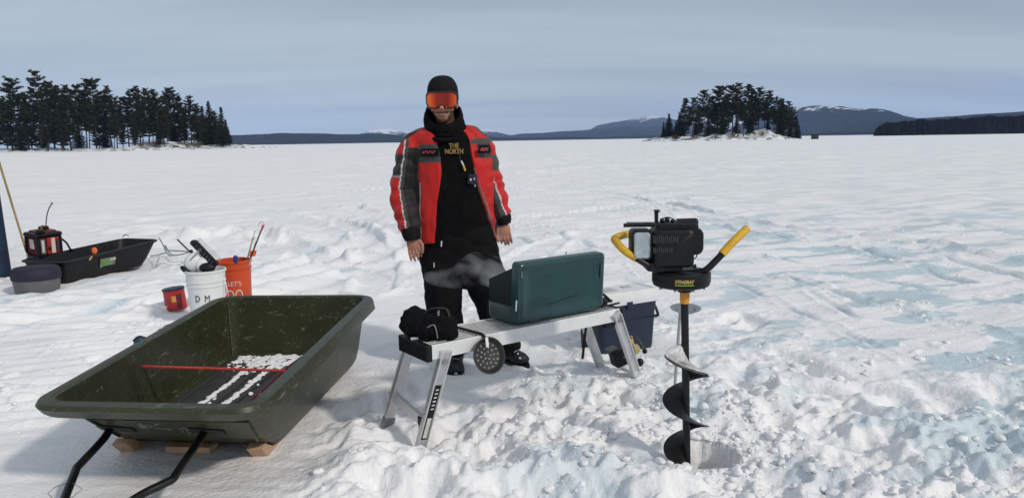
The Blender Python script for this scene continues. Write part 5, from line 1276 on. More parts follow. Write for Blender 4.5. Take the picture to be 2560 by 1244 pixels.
def pole_tent():
    y = 8.6; a = Y(66, 628, y); b = Y(-22, 340, y)
    e = empty('tent_pole', a); tag(e, 'thin yellow green pole leaning beside the blue tent edge', 'pole')
    MB().tube([a, b], .012, 8).build('pole', mat('pole_yellow', (.36, .36, .08), .5, var=.5, scale=3, col2=(.42, .27, .12)), e)
    MB().tube([Y(66, 625, y), Y(71, 650, y)], .009, 8).build('metal_tip', M_alu, e)
    MB().lathe([(.010, -.01), (.02, -.01), (.02, .01), (.010, .01)], Y(71, 652, y), 12, False).build('ring', M_alu, e)
    # blue tent: its near right corner edge enters the picture at the left
    y = 8.2; p0 = G(28, 690, 0); y = p0.y; p1 = Y(-4, 480, y)
    e = empty('ice_fishing_tent', (p0.x - .9, y + .2, 0)); tag(e, 'dark blue tent wall whose sloping edge enters at the left border', 'tent')
    D = Vector((-1.8, -.9, 0)); Bk = Vector((-1.9, 1.6, 0))
    top = [p1, p1 + D + Vector((.45, .05, 0)), p1 + D + Bk + Vector((.45, -.4, 0)), p1 + Bk + Vector((-.1, -.4, 0))]
    bot = [p0, p0 + D, p0 + D + Bk, p0 + Bk]
    bot = [Vector((p.x, p.y, -.03)) for p in bot]; peak = sum(top, Vector()) / 4 + Vector((0, 0, .35))
    for i in range(4):
        j = (i + 1) % 4; m = MB(); K = 10; vs = []; cn = (bot[i] + bot[j]) / 2 - (bot[0] + bot[2]) / 2; cn.z = 0; cn.normalize()
        for a_ in range(K + 1):
            for b_ in range(K + 1):
                u, v = a_ / K, b_ / K; p = bot[i].lerp(bot[j], u).lerp(top[i].lerp(top[j], u), v); p = p + cn * .06 * math.sin(math.pi * u) * math.sin(math.pi * v) * (-1 if i == 0 else 1); vs.append(p)
        fs = [(a_ * (K + 1) + b_, (a_ + 1) * (K + 1) + b_, (a_ + 1) * (K + 1) + b_ + 1, a_ * (K + 1) + b_ + 1) for a_ in range(K) for b_ in range(K)]
        o = m.add(vs, fs).build('wall', M_blue, e); so_ = o.modifiers.new('t', 'SOLIDIFY'); so_.thickness = .008
    m = MB(); m.add(top + [peak], [(0, 1, 4), (1, 2, 4), (2, 3, 4), (3, 0, 4)]); o = m.build('roof', M_blue, e, 0); so_ = o.modifiers.new('t', 'SOLIDIFY'); so_.thickness = .008
    MB().tube([bot[0], top[0]], .012, 8).build('corner_seam', mat('seam_navy', (.006, .01, .03), .7), e)
pole_tent()
# ------------------------------------------------------------------ the person
YP = 4.72
def Q(px, py, dy=0.0): return Y(px, py, YP + dy)
def dist_poly(P, pts):
    """distance to a polyline, plus side offset along x and the length parameter"""
    best = np.full(len(P), 1e9); off = np.zeros((len(P), 3)); par = np.zeros(len(P)); acc = 0.0
    pts = [np.array(p[:]) for p in pts]
    for a, b in zip(pts[:-1], pts[1:]):
        ab = b - a; L2 = ab @ ab; t = np.clip(((P - a) @ ab) / L2, 0, 1); c = a + t[:, None] * ab; d = P - c; r = np.linalg.norm(d, axis=1)
        m = r < best; best[m] = r[m]; off[m] = d[m]; par[m] = acc + t[m] * math.sqrt(L2); acc += math.sqrt(L2)
    return best, off, par / acc
PX = .00262
# joints
neck = Q(1117, 322, .02); head_c = Q(1107, 251, -.02)
shL, elL, wrL = Q(1026, 372, .02), Q(1009, 474, .03), Q(1027, 582, -.06)     # on the left of the picture
shR, elR, wrR = Q(1207, 362, .04), Q(1226, 458, .07), Q(1254, 548, .03)
hipL, knL, anL = Q(1108, 628, .02), Q(1108, 745, -.06), Q(1134, 893, -.02)
hipR, knR, anR = Q(1190, 628, .04), Q(1226, 745, .0), Q(1268, 868, .12)
def person():
    tilt = Matrix.Rotation(math.radians(10), 3, 'X') @ Matrix.Rotation(math.radians(0), 3, 'Y')
    # ---- body: one continuous skin surface, head to hands to feet
    m = MB(); hc = head_c
    def H_(x, y, z): return hc + tilt @ (Vector((x, y, z)) * 1.06)
    m.ball(H_(0, .012, .02), (.077, .095, .108), 28, 20); m.ball(H_(0, -.018, -.045), (.062, .070, .080), 24, 16)   # skull, face
    m.ball(H_(0, -.045, -.098), (.034, .034, .028), 16, 10)                                                        # chin
    for k in (-1, 1):
        m.ball(H_(k * .040, -.052, -.042), (.028, .026, .026), 14, 10)                                             # cheeks
        m.ball(H_(k * .079, .012, -.02), (.012, .022, .034), 12, 8)                                                # ears
        m.ball(H_(k * .030, -.070, .012), (.024, .018, .018), 12, 8)                                               # brow and eyes
    m.tube([H_(0, -.075, .012), H_(0, -.093, -.018), H_(0, -.102, -.036)], [.010, .013, .0155], 10)                # nose
    for k in (-1, 1): m.ball(H_(k * .012, -.088, -.040), (.010, .011, .009), 10, 8)
    m.ball(H_(0, -.080, -.070), (.026, .014, .0065), 12, 8); m.ball(H_(0, -.079, -.081), (.022, .013, .008), 12, 8)  # lips
    m.tube([hc + Vector((0, .025, -.06)), neck + Vector((0, .02, 0)), neck + Vector((0, .03, -.08))], [.056, .060, .085], 20)
    def el(c, a, b, n=28): return [Vector((c.x + a * math.cos(6.2832 * k / n), c.y + b * math.sin(6.2832 * k / n), c.z)) for k in range(n)]
    c1, c2, c3 = Q(1122, 372, .04), Q(1132, 470, .04), Q(1147, 600, .04)
    m.loft([el(neck + Vector((0, .03, -.03)), .09, .075), el(Q(1118, 352, .04), .17, .085), el(c1, .19, .105), el(c2, .165, .105), el(Q(1140, 540, .04), .155, .105), el(c3, .165, .115), el(Q(1150, 660, .04), .15, .11)])
    for (s_, e_, w_) in ((shL, elL, wrL), (shR, elR, wrR)): m.tube(spline([s_, e_, w_], 6), [.060 - .033 * i / 12 for i in range(13)], 14)
    for (h_, k_, a_) in ((hipL, knL, anL), (hipR, knR, anR)): m.tube(spline([h_, k_, a_], 6), [.090 - .048 * i / 12 for i in range(13)], 16)
    for a_, dx_ in ((anL, .0), (anR, .05)): m.tube([a_ + Vector((0, .04, -.02)), a_ + Vector((dx_ * .5, -.03, -.05)), a_ + Vector((dx_, -.06, -.055))], [.036, .036, .026], 12)
    # hands: palm plus five tapering fingers, back of the hand towards the camera
    def hand(w_, tip, side, spread, curl):
        d = (tip - w_); ln = d.length; d.normalize(); x = Vector((1, 0, 0)); x = (x - d * x.dot(d)).normalized(); y = d.cross(x)   # y is away or towards
        if y.y > 0: fw = -y
        else: fw = y
        m.tube([w_ - d * .04, w_ + d * .01], [.030, .027], 14)
        pc = w_ + d * .050; R = Matrix((x, fw, d)).transposed()
        m.ball(w_ + d * .040, (.041, .017, .046), 16, 12, R); m.ball(w_ + d * .062, (.040, .014, .022), 16, 10, R)
        for k in range(4):
            u = (-.031 + .0205 * k); fl_ = (.082, .092, .088, .070)[k if side > 0 else 3 - k] if True else 0
            b0 = w_ + d * .068 + x * u; sp = x * u * spread
            p1 = b0 + (d * .9 + sp).normalized() * fl_ * .45 + fw * .000; p2 = p1 + (d * .93 + sp * .6 - fw * curl).normalized() * fl_ * .33; p3 = p2 + (d * .8 - fw * curl * 1.8).normalized() * fl_ * .27
            m.tube([b0 - d * .02, b0, p1, p2, p3], [.0085, .0092, .0088, .0080, .0062], 10)
            m.ball(p3, (.0062, .0062, .0062), 8, 6)
        t0 = w_ + d * .030 + x * (.036 * side); t1 = t0 + d * .034 + x * (.020 * side) + fw * .004; t2 = t1 + d * .030 - x * (.003 * side) + fw * .006; t3 = t2 + d * .020 - x * .006 * side
        m.tube([t0 - x * .02 * side - d * .01, t0, t1, t2, t3], [.012, .013, .0112, .0098, .0075], 10); m.ball(t3, (.0075, .0075, .0075), 8, 6)
    hand(wrL + Vector((.004, 0, -.02)), Q(1042, 655, -.07), 1, 1.6, .35)
    hand(wrR + Vector((.006, 0, -.02)), Q(1268, 612, .01), -1, .5, .75)
    skin = attr_mat('skin', .55, .0006, 90, 0.0, .4)
    skin.node_tree.nodes['Principled BSDF'].inputs['Subsurface Weight'].default_value = .12
    skin.node_tree.nodes['Principled BSDF'].inputs['Subsurface Radius'].default_value = (.012, .005, .003)
    TI = np.array(tilt.transposed()); hcn = np.array(hc[:])
    def dye(P, nn):
        c = np.tile(np.array([.42, .215, .155]), (len(P), 1)); l = (P - hcn) @ TI.T / 1.06
        hand_ = (np.linalg.norm(P - np.array(wrL[:]), axis=1) < .24) | (np.linalg.norm(P - np.array(wrR[:]), axis=1) < .24)
        c[hand_] = (.40, .185, .135)
        hd = np.linalg.norm(l, axis=1) < .19
        x, y, z = l[:, 0], l[:, 1], l[:, 2]
        nz = n3(P, 130, 3)
        beard = hd & (z < -.050) & (((np.abs(x) > .030 + .012 * (z > -.075)) & (z < -.035 - 0.0 * x)) | (z < -.094) | ((z > -.066) & (z < -.052) & (np.abs(x) < .036))) 
        beard &= (y < .03)
        k = np.clip(.86 + .4 * nz, .4, 1)[:, None] * beard[:, None]
        c = c * (1 - k) + np.array([.045, .026, .016]) * k
        lip = hd & (np.abs(x) < .019) & (z < -.069) & (z > -.083) & (y < -.072)
        c[lip] = (.27, .085, .075)
        ck = hd & (z > -.06) & (z < -.02) & ~beard; c[ck] *= np.array([1.05, .9, .88])
        c[hd & (np.abs(x) < .02) & (z < -.02) & (z > -.05) & (y < -.085)] = (.46, .20, .15)
        return c
    body = remeshed(m, 'person', .0042, skin, None, 2, None, dye)
    tag(body, 'bearded person in red and black jacket, black beanie and orange goggles behind the platform', 'person')
    # ---- beanie
    b = MB(); rings = []
    for i in range(14):
        t = i / 13; a = t * math.pi / 2; z = .040 + .098 * math.sin(a); s_ = max(.02, math.cos(a)) ** .72
        rings.append([H_(.089 * s_ * math.cos(6.2832 * k / 48) * (1 + .010 * math.cos(k * math.pi)), .012 + .106 * s_ * math.sin(6.2832 * k / 48) * (1 + .010 * math.cos(k * math.pi)), z) for k in range(48)])
    lo = [H_(.086 * math.cos(6.2832 * k / 48), .012 + .103 * math.sin(6.2832 * k / 48), -.01 + (.030 if False else 0) + .045 * max(0, -math.sin(6.2832 * k / 48))) for k in range(48)]
    lo2 = [H_(.080 * math.cos(6.2832 * k / 48), .012 + .097 * math.sin(6.2832 * k / 48), -.008 + .045 * max(0, -math.sin(6.2832 * k / 48))) for k in range(48)]
    knit = mat('black_knit', (.010, .010, .011), .9, var=.35, scale=60, bump=.0015, bscale=240, spec=.15)
    bn = b.loft([lo2, lo] + rings, True).build('beanie', knit, body, 60)
    # ---- goggles: wraparound frame, mirrored orange lens, strap
    def gog(u, v, d=0.0):            # u across -1..1, v up -1..1
        a = u * .98; r = .100 + d; notch = 0
        return H_(r * 1.03 * math.sin(a), .012 - (r + .012) * math.cos(a), .012 + v * .048)
    def out_(s, dpt, n=64):
        P = []
        for k in range(n):
            t = 6.2832 * k / n; cu, sv = math.cos(t), math.sin(t); u = math.copysign(abs(cu) ** .55, cu); v = math.copysign(abs(sv) ** .62, sv)
            if v < 0: v *= 1 - .55 * math.exp(-(u / .22) ** 2)
            P.append(gog(u * s, v * (s if s < 1 else s * 1.02), dpt))
        return P
    black = mat('goggle_frame', (.012, .012, .013), .4, spec=.4)
    gf = MB().loft([out_(.86, -.004), out_(.88, .006), out_(.95, .010), out_(1.02, .006), out_(1.06, -.014), out_(1.0, -.016), out_(.86, -.012)], False)
    g_ = gf.build('goggles', black, body, 50)
    lm = bpy.data.materials.new('orange_mirror'); lm.use_nodes = True; Nn = lm.node_tree.nodes; Ll = lm.node_tree.links; pb = Nn['Principled BSDF']
    pb.inputs['Metallic'].default_value = .75; pb.inputs['Roughness'].default_value = .16; pb.inputs['Coat Weight'].default_value = .3
    lw = Nn.new('ShaderNodeLayerWeight'); lw.inputs['Blend'].default_value = .38; rp = Nn.new('ShaderNodeValToRGB')
    rp.color_ramp.elements[0].position = .05; rp.color_ramp.elements[0].color = (.30, .022, .010, 1); rp.color_ramp.elements[1].position = .62; rp.color_ramp.elements[1].color = (1.0, .36, .03, 1)
    e_ = rp.color_ramp.elements.new(.18); e_.color = (.85, .10, .015, 1)
    Ll.new(lw.outputs['Facing'], rp.inputs[0]); Ll.new(rp.outputs[0], pb.inputs['Base Color'])
    rows = [out_(.88 * s_, .0065) for s_ in (1.0, .8, .6, .4, .2, .04)]
    ctr0 = rows[-1]
    MB().loft([[p for p in r_] for r_ in rows], True).build('lens', lm, g_, 60)
    st = MB(); 
    def band(z0, z1, r): return [[H_(r * math.cos(6.2832 * k / 48), .012 + (r + .016) * math.sin(6.2832 * k / 48), z) for k in range(48)] for z in (z0, z1)]
    o1 = band(.000, .034, .0915)[0]; o2 = band(.000, .034, .0915)[1]; i1 = band(.0, .034, .088)[0]; i2 = band(.0, .034, .088)[1]
    stp = MB().loft([i1, o1, o2, i2, i1], False).build('strap', black, g_, 40)
    # ---- collar and hood of the black hoodie
    fab = mat('hoodie_black', (.004, .004, .005), .9, var=.4, scale=22, bump=.001, bscale=200, spec=.12)
    hd = MB(); n = 48
    def ringc(c, a, b, zf, zb, lean=0.0):
        P = []
        for k in range(n):
            t = 6.2832 * k / n; back = (math.sin(t) + 1) / 2
            P.append(Vector((c.x + a * math.cos(t), c.y + b * math.sin(t), c.z + zf * (1 - back) ** 1.5 + zb * back ** .8)))
        return P
    k0 = Q(1118, 345, .03); k1 = Q(1113, 318, .02); k2 = Q(1110, 300, .02); k3 = Q(1109, 288, .025)
    hd.loft([ringc(Q(1119, 362, .04), .175, .10, -.02, 0), ringc(k0, .135, .112, -.01, .01), ringc(k1, .128, .120, -.022, .035), ringc(k2, .122, .122, -.042, .075), ringc(k3, .108, .116, -.066, .098), ringc(k3, .094, .100, -.070, .094), ringc(k1, .098, .096, -.03, .02), ringc(k0, .10, .09, -.04, 0)], True)
    def wr(a1, f1, a2, f2, s=0):
        return lambda co, nn: co + nn * (a1 * n3(co, f1, s) + a2 * n3(co, f2, s + 3))[:, None]
    hood = remeshed(hd, 'hood', .006, fab, body, 2, wr(.010, 12, .004, 34, 2))
    # gaiter folds in front of the throat
    for z_, a_ in ((326, .080), (338, .096)):
        c = Q(1114, z_, .01); MB().tube([Vector((c.x + a_ * math.cos(t), c.y + (a_ + .015) * math.sin(t), c.z + .03 * math.sin(t))) for t in [6.2832 * k / 32 for k in range(33)]], .014, 10, False).build('gaiter_fold', fab, hood)
    # ---- hoodie front and bib trousers
    hz = MB()
    def elq(px, py, apx, b, dy=.04, n=40):
        c = Q(px, py, dy); a = apx * PX
        return [Vector((c.x + math.copysign(abs(math.cos(t)) ** .85, math.cos(t)) * a, c.y + math.copysign(abs(math.sin(t)) ** .85, math.sin(t)) * b, c.z)) for t in [6.2832 * k / n for k in range(n)]]
    hz.loft([elq(1117, 330, 55, .10), elq(1118, 350, 70, .115), elq(1122, 385, 82, .128), elq(1128, 440, 84, .134), elq(1136, 510, 82, .140), elq(1143, 570, 84, .142), elq(1146, 612, 88, .135)])
    top = remeshed(hz, 'hoodie', .007, fab, body, 2, wr(.006, 9, .003, 28, 11))
    tr = MB()
    tr.loft([elq(1142, 560, 88, .134), elq(1145, 600, 93, .138), elq(1148, 640, 97, .142), elq(1152, 672, 98, .140), elq(1156, 700, 90, .128), elq(1158, 712, 80, .11)])
    def leg(pts, rs): 
        tr.tube(spline(pts, 5), [float(v) for v in np.interp(np.arange(5 * (len(pts) - 1) + 1) / 5.0, range(len(rs)), rs)], 26)
    leg([Q(1100, 640, .04), Q(1108, 700, .0), Q(1108, 745, -.05), Q(1112, 800, -.04), Q(1130, 862, -.02), Q(1136, 888, -.02)], [.125, .122, .118, .112, .100, .096])
    leg([Q(1196, 640, .06), Q(1216, 700, .03), Q(1232, 745, .0), Q(1246, 800, .05), Q(1262, 845, .10), Q(1267, 872, .12)], [.125, .138, .120, .108, .098, .092])
    trs = remeshed(tr, 'trousers', .007, mat('trouser_black', (.005, .005, .006), .85, var=.4, scale=16, bump=.001, bscale=160, spec=.15), body, 3, wr(.012, 7, .006, 22, 21))
    zp = MB(); zp.tube([Q(1104, 602, -.12), Q(1103, 616, -.125)], .004, 6); zp.build('zip_pull', M_pale, trs)
    zp = MB(); zp.tube([Q(1085, 656, -.11), Q(1085, 668, -.11)], .003, 6); zp.build('zip_pull', M_pale, trs)
    # gold lettering printed across the chest, curved with the hoodie
    c = Q(1133, 379, 0); yfront = YP + .04 - .143
    text_mesh('THE\nNORTH', .040, 'chest_lettering', mat('dim_gold', (.26, .17, .06), .6, var=.3, scale=60), frame_from(Vector((Y(1135, 372, yfront).x, yfront, Y(1135, 372, yfront).z)), (1, 0, 0), (0, 0, 1)), top, bend=.22, bold=.0012, ext=.004, sx=.80)
    # pull tab and badge hanging on the chest
    a = Y(1153, 402, YP - .105); b_ = Y(1158, 412, YP - .105); c_ = Y(1163, 427, YP - .105)
    MB().tube([a, b_], .0045, 8).build('pull_tab', M_white, top); MB().tube([b_, c_], .0055, 8).build('pull_tab', mat('tab_gold', (.6, .38, .08), .5), top)
    MB().tube([Y(1148, 385, YP - .105), a], .002, 6).build('drawcord', M_ink, top)
    MB().box(Y(1181, 448, YP - .11), (.050, .008, .060), Matrix.Rotation(.15, 3, 'Y')).build('navy_badge', mat('badge_navy', (.008, .010, .04), .5), top, 0, bevel=.003)
    bd = MB(); bd.box(Y(1177, 449, YP - .12), (.010, .004, .012)); bd.box(Y(1186, 447, YP - .12), (.006, .004, .014)); bd.box(Y(1188, 464, YP - .118), (.006, .004, .010)); bd.build('badge_print', M_pale, top, 0)
    # ---- jacket: thick open fronted shell with sleeves, dyed in panels
    J = MB()
    rows = [(322, 1116, 52, .105, 1082, 1150), (334, 1117, 82, .122, 1090, 1166), (350, 1119, 96, .135, 1098, 1172), (380, 1122, 103, .145, 1104, 1178), (420, 1127, 104, .150, 1106, 1186), (470, 1132, 102, .154, 1103, 1200), (520, 1137, 100, .157, 1097, 1217), (560, 1140, 99, .158, 1093, 1231), (602, 1143, 99, .156, 1090, 1237)]
    rings = []; K = 56
    for py, cx, a, b, xl, xr in rows:
        c = Q(cx, py, .045); aa = a * PX
        pl = -math.acos(max(-1, min(1, (cx - xl) / a))) if False else math.asin(max(-.985, min(.985, (xl - cx) / a))); pr = math.asin(max(-.985, min(.985, (xr - cx) / a)))
        # angle from the front (towards the camera); shell runs from pr round the back to pl
        arc = [pr + (2 * math.pi + pl - pr) * k / K for k in range(K + 1)]
        dz = [0.0] * (K + 1)
        if py == 602: dz = [(-.0 if q < math.pi else 0.0) + .028 * math.exp(-((q - pr) / .5) ** 2) for q in arc]
        o_ = [Vector((c.x + aa * math.sin(q), c.y - b * math.cos(q), c.z + z_)) for q, z_ in zip(arc, dz)]
        i_ = [Vector((c.x + (aa - .024) * math.sin(q), c.y - (b - .024) * math.cos(q), c.z + z_)) for q, z_ in zip(arc, dz)]
        rings.append(o_ + i_[::-1])
    J.loft(rings, True)
    # thicken the hem caps properly: side strips close the shell by construction
    def sleeve(s_, e_, w_, r0, r1, r2, r3):
        P = spline([s_ + Vector((.035 if s_.x < neck.x else -.035, 0, .055)), s_ * .86 + e_ * .14 + Vector((-.004 if s_.x < neck.x else .004, 0, .01)), s_ * .5 + e_ * .5 + Vector((0, 0, .0)), e_, e_ * .45 + w_ * .55, w_], 6)
        J.tube(P, [float(v) for v in np.interp(np.arange(len(P)) / (len(P) - 1), [0, .16, .42, .75, 1], [r0 * .62, r0 * .93, r1 + .003, r2, r3])], 26)
    wl = Q(1026, 574, -.06); wr_ = Q(1257, 540, .03)
    sleeve(shL + Vector((.01, 0, .0)), elL, wl, .084, .083, .080, .063)
    sleeve(shR + Vector((-.005, 0, .0)), elR, wr_, .080, .072, .068, .056)
    J.ball(Q(1048, 350, .05), (.115, .10, .062), 20, 14, Matrix.Rotation(-.62, 3, 'Y')); J.ball(Q(1190, 342, .06), (.105, .10, .058), 20, 14, Matrix.Rotation(.62, 3, 'Y'))
    RED = np.array([.50, .010, .009]); GRY = np.array([.055, .050, .050]); BLK = np.array([.010, .009, .010]); WHT = np.array([.60, .58, .55])
    def zq(py): return Q(1100, py).z
    def xq(px): return Q(px, 400).x
    def jdye(P, nn):
        n_ = len(P); c = np.tile(RED, (n_, 1)); x, y, z = P[:, 0], P[:, 1], P[:, 2]
        dl, ol, pl_ = dist_poly(P, [shL + Vector((0, 0, .05)), elL, wl]); dr, orr, pr_ = dist_poly(P, [shR + Vector((0, 0, .05)), elR, wr_])
        insl = (dl < .112) & (x < xq(1049)); insr = (dr < .100) & (x > xq(1229) + (z < zq(400)) * 0.0 + np.clip((zq(380) - z), 0, 1) * .02)
        front = y < YP + .06
        # chest bands, left and right panels
        L_ = ~insl & ~insr & (x < xq(1125)) & front; R_ = ~insl & ~insr & (x > xq(1180)) & front
        def band(msk, py0, py1, col, x0=None, x1=None):
            q = msk & (z < zq(py0)) & (z > zq(py1))
            if x0 is not None: q &= (x > xq(x0)) & (x < xq(x1))
            c[q] = col
        band(L_, 360, 373, GRY); band(L_, 373, 391, BLK); band(L_, 391, 405, GRY)
        band(R_, 346, 361, GRY); band(R_, 361, 384, BLK, 1196, 1232); band(R_, 384, 397, GRY, 1200, 1232)
        # black gusset beside the sleeves
        c[~insl & (x < xq(1047)) & (z < zq(350)) & front] = BLK
        c[~insr & ~insl & (x > xq(1233)) & (z < zq(420))] = BLK
        # left sleeve, looked at from the front: red, white piping, grey band, black inside
        u = ol[:, 0] / .086; uy = ol[:, 1]
        s1 = insl; fr = s1 & (uy < .055)
        c[s1 & (u > .06) & (z < zq(368))] = BLK
        c[s1 & (u > -.16) & (u <= .06)] = GRY
        c[s1 & (u > -.24) & (u <= -.16)] = WHT
        c[s1 & (u <= -.24) & (z < zq(384)) & (z > zq(436))] = GRY * .55
        c[s1 & (u <= -.45) & (z < zq(392)) & (z > zq(416))] = BLK
        c[s1 & (u <= -.24) & (z < zq(436)) & (z > zq(440))] = WHT * .5
        # right sleeve
        u = orr[:, 0] / .076; s2 = insr
        c[s2 & (u < -.15) & (z < zq(362))] = BLK
        c[s2 & (u >= -.15) & (u < .22)] = GRY
        c[s2 & (u >= .22) & (u < .30)] = WHT
        c[s2 & (u >= .30) & (z < zq(390)) & (z > zq(428))] = GRY
        c[s2 & (u < -.15) & (z < zq(395)) & (z > zq(425))] = GRY * .5
        # yoke stripes running up over the shoulders
        yl = (z > zq(372)) & (x < xq(1075)) & ~(u > 9)
        t = (x - xq(1010)) / (xq(1062) - xq(1010)); zl = zq(352) + (zq(312) - zq(352)) * t
        dz_ = z - zl; m_ = (x < xq(1064)) & (x > xq(1004)) & (np.abs(dz_) < .013); c[m_ & (dz_ < .004)] = BLK; c[m_ & (dz_ >= .006)] = WHT * .8
        t = (x - xq(1170)) / (xq(1235) - xq(1170)); zl = zq(302) + (zq(352) - zq(302)) * t; dz_ = z - zl; m_ = (x > xq(1168)) & (x < xq(1236)) & (np.abs(dz_) < .011); c[m_] = GRY; c[m_ & (dz_ > .006)] = WHT * .8
        # piping on the open edges
        for py0, py1, e0, e1 in ((420, 470, 1186, 1200), (470, 520, 1200, 1217), (520, 600, 1217, 1236)):
            tt = (zq(py0) - z) / (zq(py0) - zq(py1)); q = (tt >= 0) & (tt < 1) & front; xe = xq(e0) + (xq(e1) - xq(e0)) * tt; c[q & (np.abs(x - xe) < .006)] = np.array([.35, .12, .12])
        lp = xq(1050) - x; q = front & ~insl & (np.abs(x - (xq(1050) - .0 * z)) < .0045) & (z < zq(455)); c[q] = WHT * .7
        return c
    def jw(co, nn):
        dl, ol, pl_ = dist_poly(co, [shL, elL, wl]); dr, orr, pr_ = dist_poly(co, [shR, elR, wr_])
        arm = np.exp(-(np.minimum(dl, dr) / .1) ** 4)
        cre = np.sin(np.where(dl < dr, pl_, pr_) * 34 + 3.0 * n3(co, 9, 41)) * arm * .0045
        d = .015 * n3(co * [1, 1, .5], 8, 31) + .006 * n3(co * [1, 1, .6], 18, 33) + cre * 1.5
        return co + nn * d[:, None]
    jm = attr_mat('jacket_cloth', .62, .0008, 260, .15, .3)
    jk = remeshed(J, 'jacket', .0058, jm, body, 3, jw, jdye)
    # knitted cuffs
    for w0, w1, r_ in ((Q(1025, 566, -.06), Q(1031, 600, -.066), .058), (Q(1256, 536, .03), Q(1262, 560, .03), .050)):
        d = w1 - w0; cf = MB(); P = [w0, w0 + d * .35, w0 + d * .7, w1]; cf.tube(P, [r_ * 1.02, r_ * 1.04, r_ * .95, r_ * .78], 24); cu = cf.build('cuff', knit, jk, 60)
    # chest patches with stitched red lettering
    def patch(px, py, w_, h_, txt, rz, dep):
        o = Y(px, py, YP + .045 - dep); M_ = frame_from(o, (math.cos(rz), math.sin(rz), 0), (0, .1, 1)); p = MB(); p.box((0, 0, 0), (w_, h_, .006)); p.v = [tuple(M_ @ Vector(v)) for v in p.v]
        q = p.build('chest_patch', M_fabric, jk, 0, bevel=.002)
        # embroidered marks: interlocked strokes, not readable as a word in the photograph
        g = MB(); rn = random.Random(int(px)); n_ = 6
        for i in range(n_):
            x0 = -w_ * .38 + w_ * .76 * i / n_; z0 = -h_ * .18; sl = h_ * .1
            g.box(M_ @ Vector((x0 + w_ * .05, z0 + h_ * .32, .004)), (w_ * .09, .003, .004), M_.to_3x3()) if i % 2 else g.box(M_ @ Vector((x0 + w_ * .05, z0, .004)), (w_ * .09, .003, .004), M_.to_3x3())
            g.bar(M_ @ Vector((x0, z0, .004)), M_ @ Vector((x0 + sl, z0 + h_ * .36, .004)), .003, .003)
        g.build('stitched_lettering', mat('stitch_red', (.55, .10, .13), .6), q, 0)
    patch(1074, 380, .115, .040, '', -.28, .150)
    patch(1211, 373, .075, .046, '', .62, .118)
    # ---- boots
    for a_, dx_, lab in ((anL, .025, 'l'), (anR, .11, 'r')):
        bt = MB(); zs = gz(a_.x, a_.y) - .01
        base = Vector((a_.x, a_.y, zs)); dirv = Vector((dx_, -.17, 0)).normalized() if lab == 'l' else Vector((.62, -.78, 0)).normalized(); sdv = Vector((-dirv.y, dirv.x, 0)); R = Matrix((sdv, dirv, Vector((0, 0, 1)))).transposed()
        bt.tube([base + Vector((0, .02, .26)), base + Vector((0, .02, .14)), base + Vector((0, .02, .06))], [.070, .066, .062], 18)
        bt.ball(base + dirv * .02 + Vector((0, 0, .060)), (.058, .11, .055), 18, 12, R); bt.ball(base + dirv * .12 + Vector((0, 0, .050)), (.056, .080, .048), 18, 12, R)
        bo = remeshed(bt, 'boot', .006, mat('boot_black', (.010, .010, .011), .55, var=.4, scale=30), body, 2, wr(.003, 30, .002, 70, 51))
        so = MB(); out = [(math.cos(6.2832 * k / 32), math.sin(6.2832 * k / 32)) for k in range(32)]
        so.loft([[base + R @ Vector((x * .060 * (1 + .05 * math.sin(k)), .06 + y_ * .155, z)) for k, (x, y_) in enumerate(out)] for z in (0, .012, .028)]).build('sole', M_black, bo, 30)
        lc = MB()
        for i in range(5): p = base + dirv * (.02 + .028 * i) + Vector((0, 0, .122 - .010 * i)); lc.tube([p - sdv * .026, p + Vector((0, 0, .008)), p + sdv * .026], .0035, 6)
        lc.build('laces', M_dkal, bo)
        sn = MB(); rs = random.Random(7 + (lab == 'l'))
        for i in range(26): p = base + dirv * rs.uniform(-.02, .2) + sdv * rs.uniform(-.055, .055) + Vector((0, 0, rs.uniform(.01, .09))); sn.ball(p, rs.uniform(.006, .014), 6, 5)
        sn.build('snow_on_boot', snow, bo, 60)
    return body
BODY = person()

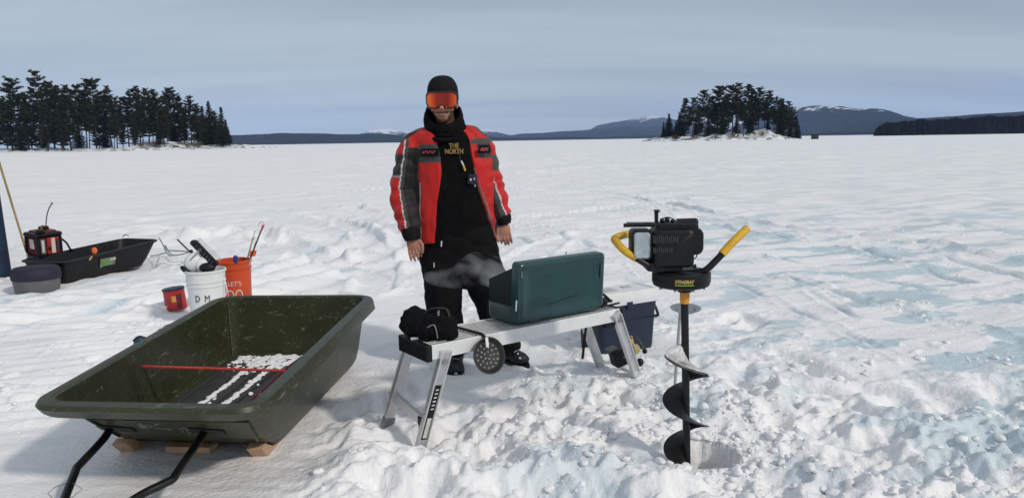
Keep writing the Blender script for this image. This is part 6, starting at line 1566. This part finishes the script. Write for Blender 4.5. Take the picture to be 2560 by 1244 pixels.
# ------------------------------------------------------------------ steam blown from the stove
def steam():
    m = MB(); P = [Q(1300, 705, -.12), Q(1250, 690, -.28), Q(1200, 668, -.30), Q(1150, 690, -.30), Q(1105, 695, -.30), Q(1060, 690, -.28)]
    m.tube(spline(P, 5), [.05, .055, .06, .068, .075, .085, .09, .095, .10, .10, .10, .10, .095, .09, .085, .08, .07, .065, .06, .055, .055, .05, .045, .04, .03, .02], 18)
    sm = bpy.data.materials.new('steam'); sm.use_nodes = True; N = sm.node_tree.nodes; L = sm.node_tree.links; N.clear()
    out = N.new('ShaderNodeOutputMaterial'); v = N.new('ShaderNodeVolumePrincipled'); v.inputs['Color'].default_value = (.95, .95, .97, 1); v.inputs['Anisotropy'].default_value = .3
    t = N.new('ShaderNodeTexCoord'); mp = N.new('ShaderNodeMapping'); mp.inputs['Scale'].default_value = (4.0, 4.0, 7); n = N.new('ShaderNodeTexNoise'); n.inputs['Scale'].default_value = 1.0; n.inputs['Detail'].default_value = 4; n.inputs['Distortion'].default_value = .8
    L.new(t.outputs['Object'], mp.inputs[0]); L.new(mp.outputs[0], n.inputs['Vector'])
    r = N.new('ShaderNodeMapRange'); r.inputs['From Min'].default_value = .42; r.inputs['From Max'].default_value = .80; r.inputs['To Max'].default_value = 8.0
    L.new(n.outputs['Fac'], r.inputs['Value']); L.new(r.outputs[0], v.inputs['Density']); L.new(v.outputs[0], out.inputs['Volume'])
    o = m.build('steam', sm, None); tag(o, 'thin wisps of grey steam drifting from the stove across the trousers', kind='stuff')
steam()
# ------------------------------------------------------------------ the air between here and the hills
def haze():
    hw = 12500
    o = MB().box((0, 6800, 298), (2 * hw, 14200, 604)).build('haze', bpy.data.materials.new('air'), None, 0)
    m = o.data.materials[0]; m.use_nodes = True; N = m.node_tree.nodes; L = m.node_tree.links; N.clear()
    out = N.new('ShaderNodeOutputMaterial'); v = N.new('ShaderNodeVolumePrincipled'); v.inputs['Density'].default_value = 5.5e-5
    v.inputs['Color'].default_value = (0.42, 0.60, 1.0, 1); v.inputs['Anisotropy'].default_value = 0.0
    L.new(v.outputs[0], out.inputs['Volume']); tag(o, 'thin blue winter air over the lake', kind='stuff')
haze()
